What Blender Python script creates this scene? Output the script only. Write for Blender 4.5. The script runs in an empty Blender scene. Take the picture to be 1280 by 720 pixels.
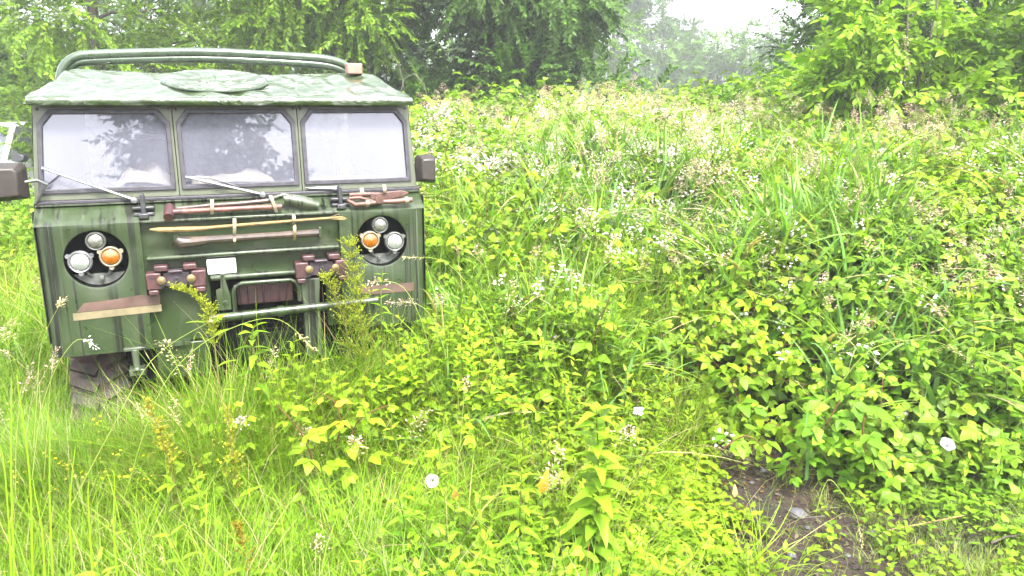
import bpy, bmesh, math, random
import numpy as np
from mathutils import Vector, Matrix
random.seed(7)
RNG = np.random.default_rng(11)
C = bpy.context.scene.collection
sc = bpy.context.scene
PI = math.pi

# ------------------------------------------------------------------ camera
F = 967.0
CAMH = 1.93
PITCH = math.atan(229/967)
cam_d = bpy.data.cameras.new('camera')
cam = bpy.data.objects.new('camera', cam_d); C.objects.link(cam)
cam.location = (0, 0, CAMH)
cam.rotation_euler = (PI/2-PITCH, 0, 0)
cam_d.sensor_width = 36; cam_d.lens = 36*F/1280
cam_d.clip_start = .05; cam_d.clip_end = 2000
sc.camera = cam
_fw = np.array([0, math.cos(PITCH), -math.sin(PITCH)])
_up = np.array([0, math.sin(PITCH), math.cos(PITCH)])
def at(px, py, Y):
    """photo pixel -> world point at ground distance Y"""
    d = _fw*F+np.array([1., 0, 0])*(px-640)+_up*(360-py)
    q = d*(Y/d[1])
    return Vector((float(q[0]), float(q[1]), float(q[2]+CAMH)))

TH = math.radians(21.8)
TO = Vector((-1.299, 3.750, 0))
TM = Matrix.Translation(TO) @ Matrix.Rotation(TH, 4, 'Z')
TI = TM.inverted()
def tl(px, py, yl):
    """photo pixel -> truck coordinates on the plane yl"""
    d = Vector(tuple(_fw*F+np.array([1., 0, 0])*(px-640)+_up*(360-py)))
    c = Vector((0, 0, CAMH))
    dl = TI.to_3x3() @ d; cl = TI @ c
    t = (yl-cl.y)/dl.y
    return cl+dl*t

# ------------------------------------------------------------------ noise
def _h(i, j, s):
    v = np.sin(i*127.1+j*311.7+s*74.7)*43758.5453
    return v-np.floor(v)
def vn(x, y, s=0):
    x = np.asarray(x, float); y = np.asarray(y, float)
    i = np.floor(x); j = np.floor(y); fx = x-i; fy = y-j
    fx = fx*fx*(3-2*fx); fy = fy*fy*(3-2*fy)
    a = _h(i, j, s); b = _h(i+1, j, s); c = _h(i, j+1, s); d = _h(i+1, j+1, s)
    return (a*(1-fx)+b*fx)*(1-fy)+(c*(1-fx)+d*fx)*fy
def fbm(x, y, s=0, o=3):
    r = 0; a = .5; f = 1
    for k in range(o):
        r = r+a*vn(x*f, y*f, s+k*17); a *= .5; f *= 2.03
    return r/(1-.5**o)
def sstep(a, b, x):
    t = np.clip((x-a)/(b-a), 0, 1); return t*t*(3-2*t)

# ------------------------------------------------------------------ materials
def newmat(name):
    m = bpy.data.materials.new(name); m.use_nodes = True
    nt = m.node_tree; nt.nodes.clear()
    out = nt.nodes.new('ShaderNodeOutputMaterial')
    return m, nt, out
def pr(nt, col=(.5, .5, .5), rough=.5, metal=0, spec=.5, coat=0, coatr=.1):
    b = nt.nodes.new('ShaderNodeBsdfPrincipled')
    b.inputs['Base Color'].default_value = (*col, 1)
    b.inputs['Roughness'].default_value = rough
    b.inputs['Metallic'].default_value = metal
    b.inputs['Specular IOR Level'].default_value = spec
    b.inputs['Coat Weight'].default_value = coat
    b.inputs['Coat Roughness'].default_value = coatr
    return b
def mixc(nt, fac, a, b):
    n = nt.nodes.new('ShaderNodeMix'); n.data_type = 'RGBA'
    def s(i, v):
        if isinstance(v, tuple): n.inputs[i].default_value = (*v, 1)
        else: nt.links.new(v, n.inputs[i])
    if isinstance(fac, (int, float)): n.inputs[0].default_value = fac
    else: nt.links.new(fac, n.inputs[0])
    s(6, a); s(7, b)
    return n.outputs[2]
def noise(nt, scale, detail=4, rough=.55, vec=None, stretch=None):
    n = nt.nodes.new('ShaderNodeTexNoise'); n.inputs['Scale'].default_value = scale
    n.inputs['Detail'].default_value = detail; n.inputs['Roughness'].default_value = rough
    tc = nt.nodes.new('ShaderNodeTexCoord')
    src = tc.outputs['Object']
    if stretch:
        mp = nt.nodes.new('ShaderNodeMapping'); mp.inputs['Scale'].default_value = stretch
        nt.links.new(src, mp.inputs[0]); src = mp.outputs[0]
    nt.links.new(src, n.inputs['Vector'])
    return n.outputs['Fac']
def ramp(nt, fac, a, b, ca=0, cb=1):
    n = nt.nodes.new('ShaderNodeMapRange'); nt.links.new(fac, n.inputs[0])
    n.inputs[1].default_value = a; n.inputs[2].default_value = b
    n.inputs[3].default_value = ca; n.inputs[4].default_value = cb
    return n.outputs[0]
def bump(nt, b, h, strength=.3, dist=.01):
    n = nt.nodes.new('ShaderNodeBump'); n.inputs['Strength'].default_value = strength
    n.inputs['Distance'].default_value = dist
    nt.links.new(h, n.inputs['Height']); nt.links.new(n.outputs[0], b.inputs['Normal'])
def math_(nt, op, a, b=None):
    n = nt.nodes.new('ShaderNodeMath'); n.operation = op
    for i, v in enumerate((a, b)):
        if v is None: continue
        if isinstance(v, (int, float)): n.inputs[i].default_value = v
        else: nt.links.new(v, n.inputs[i])
    return n.outputs[0]
def simple(name, col, rough=.5, metal=0, var=.25, scale=18, bmp=.0, col2=None, coat=0, spec=.5):
    m, nt, out = newmat(name)
    b = pr(nt, col, rough, metal, spec, coat)
    f = noise(nt, scale, 5)
    c2 = col2 or tuple(c*(1-var*1.6) for c in col)
    nt.links.new(mixc(nt, ramp(nt, f, .35, .65), tuple(min(1, c*(1+var*.6)) for c in col), c2), b.inputs['Base Color'])
    nt.links.new(ramp(nt, noise(nt, scale*1.7, 3), .3, .7, max(.05, rough-.12), min(1, rough+.15)), b.inputs['Roughness'])
    if bmp: bump(nt, b, noise(nt, scale*3, 5), bmp, .004)
    nt.links.new(b.outputs[0], out.inputs[0])
    return m

def leafmat(name, trans=.36, rough=.45, spec=.16, tint=(1.15, 1.25, .4)):
    m, nt, out = newmat(name)
    at_ = nt.nodes.new('ShaderNodeAttribute'); at_.attribute_name = 'col'
    col = at_.outputs['Color']
    b = pr(nt, (.1, .2, .03), rough, 0, spec)
    # mottling, real leaf colour
    f = noise(nt, 60, 2)
    c = mixc(nt, ramp(nt, f, .3, .7, 0, .35), col, mixc(nt, .5, col, (.12, .20, .02)))
    nt.links.new(c, b.inputs['Base Color'])
    t = nt.nodes.new('ShaderNodeBsdfTranslucent')
    mm = nt.nodes.new('ShaderNodeMix'); mm.data_type = 'RGBA'; mm.blend_type = 'MULTIPLY'; mm.inputs[0].default_value = 1
    nt.links.new(col, mm.inputs[6]); mm.inputs[7].default_value = (*tint, 1)
    nt.links.new(mm.outputs[2], t.inputs[0])
    mx = nt.nodes.new('ShaderNodeMixShader'); mx.inputs[0].default_value = trans
    nt.links.new(b.outputs[0], mx.inputs[1]); nt.links.new(t.outputs[0], mx.inputs[2])
    nt.links.new(mx.outputs[0], out.inputs[0])
    return m
LEAF = leafmat('leaf')
PETAL = leafmat('petal', .3, .7, .2, (1, 1, 1))
DRY = leafmat('dry_straw', .25, .7, .2, (1, 1, .9))

def paintmat(name, base, base2, dirty=.5, drips=True):
    m, nt, out = newmat(name)
    b = pr(nt, base, .35, 0, .4, .22, .2)
    c = mixc(nt, ramp(nt, noise(nt, 5, 5), .35, .65), base, base2)
    if drips:
        st = noise(nt, 1, 3, .6, stretch=(44, 6, .6))
        k = ramp(nt, st, .54, .575)
        msk = ramp(nt, noise(nt, 2.2, 3), .32, .46)
        st2 = noise(nt, 1, 3, .6, stretch=(26, 5, .8))
        k2 = ramp(nt, st2, .60, .72)
        c = mixc(nt, math_(nt, 'MULTIPLY', k2, .28), c, (.095, .115, .08))
    spots = ramp(nt, noise(nt, 90, 3), .64, .70)
    c = mixc(nt, math_(nt, 'MULTIPLY', spots, dirty), c, (.05, .036, .022))
    chips = math_(nt, 'MULTIPLY', ramp(nt, noise(nt, 28, 6, .7), .62, .65), ramp(nt, noise(nt, 4, 3), .48, .58))
    c = mixc(nt, math_(nt, 'MULTIPLY', chips, .8), c, (.040, .016, .009))
    c = mixc(nt, math_(nt, 'MULTIPLY', ramp(nt, noise(nt, 7, 6, .65), .50, .68), .45), c, (.045, .047, .028))
    nt.links.new(c, b.inputs['Base Color'])
    if drips: c = mixc(nt, math_(nt, 'MULTIPLY', k, math_(nt, 'MULTIPLY', msk, .88)), c, (.004, .0045, .003)); nt.links.new(c, b.inputs['Base Color'])
    nt.links.new(ramp(nt, noise(nt, 14, 4), .3, .7, .25, .55), b.inputs['Roughness'])
    bump(nt, b, noise(nt, 9, 3), .10, .02)
    nt.links.new(b.outputs[0], out.inputs[0])
    return m
PAINT = paintmat('olive_paint', (.015, .028, .008), (.023, .036, .013))
PAINT_D = paintmat('deep_olive_paint', (.011, .023, .004), (.016, .029, .007), drips=False)
PAINT_L = paintmat('worn_olive_paint', (.050, .062, .038), (.036, .046, .027), drips=True)
FRAMEP = paintmat('frame_paint', (.075, .084, .055), (.052, .062, .038), drips=False)
RUBBER = simple('rubber', (.028, .026, .034), .55, 0, .3, 30)
BLACKM = simple('black_metal', (.03, .03, .034), .4, 0, .3, 30)
MIRRORP = simple('mirror_shell_plastic', (.020, .015, .012), .5, 0, .2, 25, .1)
CANVAS0 = simple('coated_canvas', (.060, .085, .050), .2, 0, .25, 5, .15, (.045, .075, .028), coat=.8)
def canvasmat():
    m, nt, out = newmat('wet_canvas'); b = pr(nt, (.06, .085, .05), .3, 0, .5, .7, .08)
    c = mixc(nt, ramp(nt, noise(nt, 3, 4), .4, .6), (.026, .041, .016), (.022, .040, .009))
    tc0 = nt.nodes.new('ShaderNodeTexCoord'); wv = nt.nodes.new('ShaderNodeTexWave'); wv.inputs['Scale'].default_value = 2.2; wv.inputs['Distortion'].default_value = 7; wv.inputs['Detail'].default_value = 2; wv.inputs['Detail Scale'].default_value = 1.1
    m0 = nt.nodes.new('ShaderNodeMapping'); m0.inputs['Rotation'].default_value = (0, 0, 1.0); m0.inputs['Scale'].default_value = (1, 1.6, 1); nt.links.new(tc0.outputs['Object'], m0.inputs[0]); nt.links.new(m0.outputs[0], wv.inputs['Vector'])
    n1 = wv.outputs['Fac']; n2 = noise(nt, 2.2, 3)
    c = mixc(nt, math_(nt, 'MULTIPLY', ramp(nt, n1, .62, .80), ramp(nt, n2, .42, .52, 0, .75)), c, (.085, .10, .078))  # pale wave bands: glossy sheen of the folds painted into the canvas colour
    nt.links.new(c, b.inputs['Base Color'])
    tc = nt.nodes.new('ShaderNodeTexCoord'); mp = nt.nodes.new('ShaderNodeMapping'); mp.inputs['Rotation'].default_value = (0, 0, .6); mp.inputs['Scale'].default_value = (2.5, 9, 3)
    nt.links.new(tc.outputs['Object'], mp.inputs[0]); ns = nt.nodes.new('ShaderNodeTexNoise'); ns.inputs['Scale'].default_value = 1; ns.inputs['Detail'].default_value = 4; ns.inputs['Distortion'].default_value = 1.2
    nt.links.new(mp.outputs[0], ns.inputs['Vector']); bump(nt, b, ns.outputs['Fac'], 1.0, .09); nt.links.new(b.outputs[0], out.inputs[0]); return m
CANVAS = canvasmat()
RAILP = simple('rail_paint', (.030, .050, .026), .3, 0, .2, 12, coat=.5)
SILVER = simple('silver_metal', (.26, .26, .27), .35, .8, .15, 30)
GREYM = simple('grey_lamp_body', (.09, .095, .085), .45, .2, .2, 40)
AMBER = simple('amber_lens', (.26, .075, .003), .12, 0, .1, 60, coat=1)
CLEAR = simple('clear_lens', (.30, .31, .30), .12, .3, .1, 60, coat=1)
SMOKED = simple('dull_lens', (.09, .09, .075), .2, 0, .3, 60, .2, coat=.8)
MAROON = simple('maroon_rust_paint', (.045, .013, .013), .55, 0, .35, 25, .3, (.022, .008, .010), coat=.2)
PURPLE = simple('oxidised_plate', (.034, .022, .030), .5, 0, .3, 20, .2)
BRASS = simple('tarnished_brass', (.14, .10, .04), .4, .3, .2, 40)
WOODP = simple('pinkish_wood', (.11, .045, .032), .5, 0, .3, 30, .2, (.055, .026, .018))
WOODY = simple('yellow_wood', (.17, .115, .032), .6, 0, .25, 25, .2, (.10, .06, .02))
WOODB = simple('brown_wood', (.045, .028, .020), .45, 0, .35, 22, .25, (.020, .013, .010), coat=.2)
LEATHER = simple('worn_leather', (.075, .035, .026), .5, 0, .4, 30, .4, (.03, .015, .012))
STRAPM = simple('cream_webbing', (.20, .17, .11), .7, 0, .2, 60, .2)
WHITEP = simple('white_plate_paint', (.80, .80, .80), .4, 0, .03, 20)
TAPE = simple('beige_tape', (.135, .11, .060), .6, 0, .12, 20)
PINKC = simple('brown_camouflage', (.080, .046, .036), .5, 0, .25, 8)
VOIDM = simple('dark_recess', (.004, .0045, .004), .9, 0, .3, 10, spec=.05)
TYREM = simple('muddy_rubber', (.046, .024, .020), .7, 0, .35, 9, .9, (.010, .007, .007))
CLOTHW = simple('crumpled_white_cloth', (.26, .23, .19), .8, 0, .1, 9, .3)
CARDB = simple('brown_cloth', (.22, .14, .10), .8, 0, .3, 9, .3)
INTER = simple('cab_interior', (.10, .10, .11), .8, 0, .2, 6)
FOAMP = simple('pink_foam', (.26, .13, .10), .7, 0, .12, 12)
CARW = simple('white_car_paint', (.75, .76, .78), .2, 0, .03, 5, coat=1)
BARK = simple('bark', (.085, .065, .050), .9, 0, .4, 10, .8, (.04, .032, .025))
STONE = simple('grey_stone', (.055, .052, .057), .7, 0, .2, 20, .4)
SOIL = None
for M_ in (AMBER, CLEAR):
    nt = M_.node_tree; b = [n for n in nt.nodes if n.type == 'BSDF_PRINCIPLED'][0]; wv = nt.nodes.new('ShaderNodeTexWave'); wv.inputs['Scale'].default_value = 42
    tc = nt.nodes.new('ShaderNodeTexCoord'); nt.links.new(tc.outputs['Object'], wv.inputs['Vector']); bump(nt, b, wv.outputs['Fac'], .6, .004)
def glassmat(name, refl=.5, tint=(.88, .88, 1.0)):
    m, nt, out = newmat(name)
    g = nt.nodes.new('ShaderNodeBsdfGlossy'); g.inputs['Roughness'].default_value = .015
    g.inputs[0].default_value = (*tint, 1)
    t = nt.nodes.new('ShaderNodeBsdfTransparent'); t.inputs[0].default_value = (.82, .84, .86, 1)
    d = nt.nodes.new('ShaderNodeBsdfDiffuse'); d.inputs[0].default_value = (.23, .235, .29, 1)
    mx = nt.nodes.new('ShaderNodeMixShader'); mx.inputs[0].default_value = refl
    nt.links.new(t.outputs[0], mx.inputs[1]); nt.links.new(g.outputs[0], mx.inputs[2])
    m2 = nt.nodes.new('ShaderNodeMixShader')
    nt.links.new(ramp(nt, noise(nt, 3, 4), .35, .7, .26, .34), m2.inputs[0])
    nt.links.new(mx.outputs[0], m2.inputs[1]); nt.links.new(d.outputs[0], m2.inputs[2])
    nt.links.new(m2.outputs[0], out.inputs[0])
    return m
GLASS = glassmat('window_glass', .115)

# ------------------------------------------------------------------ mesh helpers
class MB:
    def __init__(s): s.v = []; s.f = []
    def add(s, vs, fs):
        n = len(s.v); s.v += [tuple(v) for v in vs]; s.f += [tuple(i+n for i in f) for f in fs]; return s
    def box(s, c, d, rot=None):
        x, y, z = [k/2 for k in d]
        vs = [Vector((sx*x, sy*y, sz*z)) for sz in (-1, 1) for sy in (-1, 1) for sx in (-1, 1)]
        if rot: vs = [rot @ v for v in vs]
        vs = [v+Vector(c) for v in vs]
        return s.add(vs, [(0, 2, 3, 1), (4, 5, 7, 6), (0, 1, 5, 4), (2, 6, 7, 3), (0, 4, 6, 2), (1, 3, 7, 5)])
    def span(s, a, b):
        return s.box([(p+q)/2 for p, q in zip(a, b)], [abs(q-p) for p, q in zip(a, b)])
    def tube(s, pts, r, n=10, cap=True):
        pts = [Vector(p) for p in pts]; N = len(pts)
        rr = r if isinstance(r, (list, tuple)) else [r]*N
        prev = None; vs = []
        for i, p in enumerate(pts):
            t = (pts[min(i+1, N-1)]-pts[max(i-1, 0)]).normalized()
            if prev is None:
                a = Vector((0, 0, 1)) if abs(t.z) < .9 else Vector((1, 0, 0))
                prev = t.cross(a).normalized()
            u = (prev-t*prev.dot(t)).normalized(); prev = u; w = t.cross(u)
            for k in range(n):
                a = 2*PI*k/n; vs.append(p+(u*math.cos(a)+w*math.sin(a))*rr[i])
        fs = [(i*n+k, i*n+(k+1) % n, (i+1)*n+(k+1) % n, (i+1)*n+k) for i in range(N-1) for k in range(n)]
        if cap: fs += [tuple(range(n))[::-1], tuple((N-1)*n+k for k in range(n))]
        return s.add(vs, fs)
    def lathe(s, prof, c, axis=(0, -1, 0), n=36):
        """prof: list of (r, h) along the axis"""
        ax = Vector(axis).normalized(); a = Vector((0, 0, 1)) if abs(ax.z) < .9 else Vector((1, 0, 0))
        u = ax.cross(a).normalized(); w = ax.cross(u); vs = []; c = Vector(c)
        for r, h in prof:
            for k in range(n):
                t = 2*PI*k/n; vs.append(c+ax*h+(u*math.cos(t)+w*math.sin(t))*max(r, 1e-4))
        fs = [(i*n+k, i*n+(k+1) % n, (i+1)*n+(k+1) % n, (i+1)*n+k) for i in range(len(prof)-1) for k in range(n)]
        return s.add(vs, fs)
    def prism(s, poly, y0, y1):
        """poly in (u,z), extruded in y"""
        n = len(poly)
        vs = [(u, y0, z) for u, z in poly]+[(u, y1, z) for u, z in poly]
        fs = [tuple(range(n)), tuple(range(2*n-1, n-1, -1))]+[(i, (i+1) % n+0, n+(i+1) % n, n+i)[::-1] for i in range(n)]
        return s.add(vs, fs)
def link_mesh(name, me, mat, parent):
    o = bpy.data.objects.new(name, me); C.objects.link(o)
    if mat: me.materials.append(mat)
    if parent: o.parent = parent
    return o
def obj(name, mb, mat, parent=None, frame=None, smooth=True, bevel=0, ang=35):
    me = bpy.data.meshes.new(name)
    vs = mb.v
    off = Vector((0, 0, 0))
    if parent is None and vs:
        a = np.array(vs); off = Vector((float(a[:, 0].mean()), float(a[:, 1].mean()), float(a[:, 2].min())))
        vs = [tuple(Vector(v)-off) for v in vs]
    me.from_pydata(vs, [], mb.f)
    bm = bmesh.new(); bm.from_mesh(me); bmesh.ops.recalc_face_normals(bm, faces=bm.faces); bm.to_mesh(me); bm.free()
    if smooth:
        me.shade_smooth(); me.set_sharp_from_angle(angle=math.radians(ang))
    o = link_mesh(name, me, mat, parent)
    if bevel:
        b = o.modifiers.new('bevel', 'BEVEL'); b.width = bevel; b.segments = 2; b.limit_method = 'ANGLE'; b.angle_limit = math.radians(35)
    if parent is None:
        o.matrix_world = (frame or Matrix.Identity(4)) @ Matrix.Translation(off)
    return o
def tag(o, label=None, cat=None, group=None, kind=None):
    for k, v in (('label', label), ('category', cat), ('group', group), ('kind', kind)):
        if v: o[k] = v
    return o
def empty(name, M, label, cat, group=None):
    o = bpy.data.objects.new(name, None); C.objects.link(o); o.empty_display_size = .1
    o.matrix_world = M if isinstance(M, Matrix) else Matrix.Translation(Vector(M))
    return tag(o, label, cat, group)
def dup(root, loc, rotz=0, scale=1, label=None):
    r = root.copy(); C.objects.link(r)
    r.location = loc; r.rotation_euler = (0, 0, rotz); r.scale = (scale,)*3
    if label: r['label'] = label
    for ch in list(root.children):
        c = ch.copy(); C.objects.link(c); c.parent = r
        for g in list(ch.children):
            d = g.copy(); C.objects.link(d); d.parent = c
    return r

# ---- numpy triangle soups with colour
class T:
    """template: verts, tris, vertex colours"""
    def __init__(s): s.v = []; s.t = []; s.c = []
    def add(s, v, t, c):
        n = sum(len(a) for a in s.v)
        v = np.asarray(v, float); s.v.append(v); s.t.append(np.asarray(t, int)+n)
        s.c.append(np.tile(np.asarray(c, float), (len(v), 1)) if np.ndim(c) == 1 else np.asarray(c, float))
        return s
    def fin(s): return np.concatenate(s.v), np.concatenate(s.t), np.concatenate(s.c)
def rotm(dirv, up, roll=0):
    """matrix whose columns: side, dir(+Y), normal(+Z)"""
    d = np.asarray(dirv, float); d = d/np.linalg.norm(d)
    u = np.asarray(up, float); u = u-d*u.dot(d); n = np.linalg.norm(u)
    if n < 1e-5: u = np.array([1., 0, 0])-d*d[0]; n = np.linalg.norm(u)
    u = u/n; sd = np.cross(d, u)
    if roll:
        c, s_ = math.cos(roll), math.sin(roll); u, sd = u*c+sd*s_, sd*c-u*s_
    return np.stack([sd, d, u], 1)
def leafgeo(L, W, fold=.25, curl=.25, lod=0, shape='ovate'):
    if lod >= 2:
        v = [(0, 0, 0), (-W/2, L*.42, fold*W*.5-curl*L*.1), (W/2, L*.42, fold*W*.5-curl*L*.1), (0, L, -curl*L)]
        return np.array(v), np.array([(0, 2, 3), (0, 3, 1)])
    if lod == 1:
        st = [(.38, 1.0), (.75, .62)]
    else:
        st = [(.14, .62), (.36, 1.0), (.62, .84), (.84, .42)]
    if shape == 'lance': st = [(t, w*(1 if t < .5 else .9)) for t, w in st]
    if shape == 'heart': st = [(.02, .75), (.25, 1.0), (.55, .78), (.82, .38)] if lod == 0 else [(.15, 1.), (.65, .65)]
    v = [(0, 0, 0)]; t = []
    for k, (a, w) in enumerate(st):
        z = -curl*L*a*a
        hw = W/2*w; jag = 1+.07*(1 if k % 2 else -1)
        v += [(-hw*jag, L*a-(.07*L if shape == 'heart' and k == 0 else 0), z+fold*hw), (0, L*a, z), (hw*jag, L*a-(.07*L if shape == 'heart' and k == 0 else 0), z+fold*hw)]
    v.append((0, L, -curl*L)); n = len(v)-1
    t += [(0, 2, 1), (0, 3, 2)]
    for k in range(len(st)-1):
        a = 1+3*k; b = a+3
        t += [(a, a+1, b+1), (a, b+1, b), (a+1, a+2, b+2), (a+1, b+2, b+1)]
    a = 1+3*(len(st)-1); t += [(a, a+1, n), (a+1, a+2, n)]
    return np.array(v, float), np.array(t)
def stripgeo(pts, w0, w1, side, gutter=.3):
    """blade along pts (k,3)"""
    pts = np.asarray(pts, float); k = len(pts); v = []; t = []
    for i, p in enumerate(pts):
        a = i/(k-1); w = (w0+(w1-w0)*a)*.5*(1-a**3)
        v += [p-side*w, p+side*w]
    for i in range(k-1):
        a = 2*i; t += [(a, a+1, a+3), (a, a+3, a+2)]
    return np.array(v), np.array(t)
def stemgeo(pts, r0, r1, n=3):
    pts = np.asarray(pts, float); k = len(pts); v = []; t = []
    for i, p in enumerate(pts):
        d = pts[min(i+1, k-1)]-pts[max(i-1, 0)]; m = rotm(d, (0.3, .2, 1) if abs(d[2]) < .9*np.linalg.norm(d) else (1, 0, 0))
        r = r0+(r1-r0)*i/(k-1)
        for j in range(n):
            a = 2*PI*j/n; v.append(p+m[:, 0]*math.cos(a)*r+m[:, 2]*math.sin(a)*r)
    for i in range(k-1):
        for j in range(n):
            a, b = i*n+j, i*n+(j+1) % n; t += [(a, b, b+n), (a, b+n, a+n)]
    return np.array(v), np.array(t)
def soup(name, parts, mat, parent=None):
    """parts: list of (v,t,c)"""
    vs = []; ts = []; cs = []; n = 0
    for v, t, c in parts:
        vs.append(v); ts.append(t+n); cs.append(c); n += len(v)
    v = np.concatenate(vs).astype(np.float32); t = np.concatenate(ts).astype(np.int32); c = np.concatenate(cs).astype(np.float32)
    me = bpy.data.meshes.new(name)
    me.vertices.add(len(v)); me.vertices.foreach_set('co', v.ravel())
    me.loops.add(len(t)*3); me.loops.foreach_set('vertex_index', t.ravel())
    me.polygons.add(len(t)); me.polygons.foreach_set('loop_start', np.arange(0, len(t)*3, 3, dtype=np.int32))
    at_ = me.color_attributes.new('col', 'FLOAT_COLOR', 'POINT')
    rgba = np.ones((len(v), 4), np.float32); rgba[:, :3] = np.clip(c, 0, 1); at_.data.foreach_set('color', rgba.ravel())
    me.update(calc_edges=True)
    return link_mesh(name, me, mat, parent)
def scatter(tpl, M, P, col):
    """tpl (v,t,c); M (n,3,3); P (n,3); col (n,3) multiplier"""
    v, t, c = tpl; n = len(P)
    if n == 0: return (np.zeros((0, 3)), np.zeros((0, 3), int), np.zeros((0, 3)))
    V = np.einsum('nij,kj->nki', M, v)+P[:, None, :]
    TT = t[None]+(np.arange(n)*len(v))[:, None, None]
    CC = c[None]*col[:, None, :]
    return V.reshape(-1, 3), TT.reshape(-1, 3), CC.reshape(-1, 3)
def orient(n, lean, dirx=None, diry=None, scale=None, rng=RNG):
    """random spin + lean; template points up (+Z)"""
    a = rng.uniform(0, 2*PI, n); lx = rng.normal(0, lean, n); ly = rng.normal(0, lean, n)
    if dirx is not None: lx = lx+dirx; ly = ly+diry
    z = np.stack([lx, ly, np.ones(n)], 1); z /= np.linalg.norm(z, axis=1)[:, None]
    x = np.stack([np.cos(a), np.sin(a), np.zeros(n)], 1); x -= z*(x*z).sum(1)[:, None]; x /= np.linalg.norm(x, axis=1)[:, None]
    y = np.cross(z, x); m = np.stack([x, y, z], 2)
    if scale is None: scale = np.ones(n)
    return m*scale[:, None, None]

# colours (linear, real leaf albedo)
LIME = np.array([.168, .280, .012]); GREEN = np.array([.070, .155, .009]); DEEP = np.array([.030, .075, .012])
BLUEG = np.array([.085, .175, .050]); YEL = np.array([.25, .26, .020]); STRAW = np.array([.42, .34, .19]); PINKS = np.array([.45, .31, .26])
STEM = np.array([.14, .15, .04]); REDST = np.array([.16, .07, .035]); WHITE = np.array([.62, .60, .62]); ORNG = np.array([.42, .20, .02])

R_ = random.Random(3)
def g(a, b): return R_.uniform(a, b)
def compound(tp, base, d, size, lod, col, n=3):
    """a compound leaf: petiole and n leaflets"""
    d = d/np.linalg.norm(d)
    if lod == 0:
        v, t = stemgeo([base, base+d*size*.7], .0014, .001); tp.add(v, t, STEM)
    p = base+d*size*.7
    up = np.array([g(-.5, .5), g(-.5, .5), 1.])
    m0 = rotm(d, up)
    angs = {3: (0, 1.15, -1.15), 5: (0, .9, -.9, 1.9, -1.9)}[n]
    for k, a in enumerate(angs):
        a += g(-.15, .15)
        dd = m0[:, 1]*math.cos(a)+m0[:, 0]*math.sin(a)-m0[:, 2]*g(.0, .35)
        s = size*(1 if k == 0 else .8)*g(.85, 1.1)
        v, t = leafgeo(s, s*.68, g(.1, .45), g(.1, .45), lod)
        m = rotm(dd, m0[:, 2]+np.array([g(-.3, .3), g(-.3, .3), 0]))
        tp.add(v@m.T+p, t, col*g(.75, 1.2))
def tpl_bramble(lod, L=.38, n=8, size=.068):
    tp = T(); bend = g(.2, .8); pts = []
    for i in range(6):
        a = i/5; pts.append(np.array([bend*L*a*a, .1*L*math.sin(3*a), L*a*(1-.35*bend*a)]))
    if lod < 2: v, t = stemgeo(pts, .0035, .0015); tp.add(v, t, REDST if g(0, 1) < .5 else STEM)
    for k in range(n):
        a = (k+.6)/n*5; i = min(int(a), 4); p = pts[i]+(pts[i+1]-pts[i])*(a-i)
        az = k*2.4+g(-.4, .4); el = g(-.1, .7)
        d = np.array([math.cos(az), math.sin(az), el])
        young = k/n
        col = GREEN*(1-young)+LIME*young if g(0, 1) < .8 else LIME
        compound(tp, p, d, size*(1.15-.45*young)*g(.8, 1.15), lod, col)
    return tp.fin()
def tpl_stalk(lod, L=.6, n=11, size=.085, wr=.36, droop=.4, top=LIME, bot=GREEN):
    tp = T(); pts = [np.array([.03*math.sin(4*a)*L, .02*math.cos(5*a)*L, L*a]) for a in np.linspace(0, 1, 5)]
    v, t = stemgeo(pts, .0035, .0015); tp.add(v, t, STEM)
    for k in range(n):
        a = .12+.88*k/n; p = np.array([.03*math.sin(4*a)*L, .02*math.cos(5*a)*L, L*a])
        for s in (0, PI):
            az = (k % 2)*PI/2+s+g(-.35, .35)
            yv = k/n; sz = size*(1.1-.6*yv**2)*g(.8, 1.15)
            d = np.array([math.cos(az), math.sin(az), g(-.1, .5)+yv*.7])
            v, t = leafgeo(sz, sz*wr, g(.1, .4), droop*g(.5, 1.4), lod, 'lance')
            m = rotm(d, (g(-.2, .2), g(-.2, .2), 1))
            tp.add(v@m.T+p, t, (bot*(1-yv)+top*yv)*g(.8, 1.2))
    return tp.fin()
def tpl_grass(n=22, L=.42, w=.005, spread=.10, droop=.5, seg=5, col=LIME, col2=GREEN):
    tp = T()
    for k in range(n):
        az = g(0, 2*PI); r = g(0, spread); b = np.array([math.cos(az)*r, math.sin(az)*r, 0])
        l = L*g(.5, 1.15); out = np.array([math.cos(az+g(-.8, .8)), math.sin(az+g(-.8, .8)), 0]); dr = droop*g(.3, 1.5)
        pts = [b+out*l*(.12*a+dr*a*a*.7)+np.array([0, 0, l*(a-dr*.55*a**2.4)]) for a in np.linspace(0, 1, seg)]
        sd = np.cross(out, [0, 0, 1.]); sd = sd*math.cos(.5)+out*g(-.5, .5); sd /= np.linalg.norm(sd)
        v, t = stripgeo(pts, w*g(.8, 1.2), w*.3, sd)
        m = g(0, 1); cc = (col*m+col2*(1-m))*g(.8, 1.2)
        if g(0, 1) < .07: cc = STRAW*.8
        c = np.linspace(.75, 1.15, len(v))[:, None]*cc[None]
        tp.add(v, t, c)
    return tp.fin()
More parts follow.
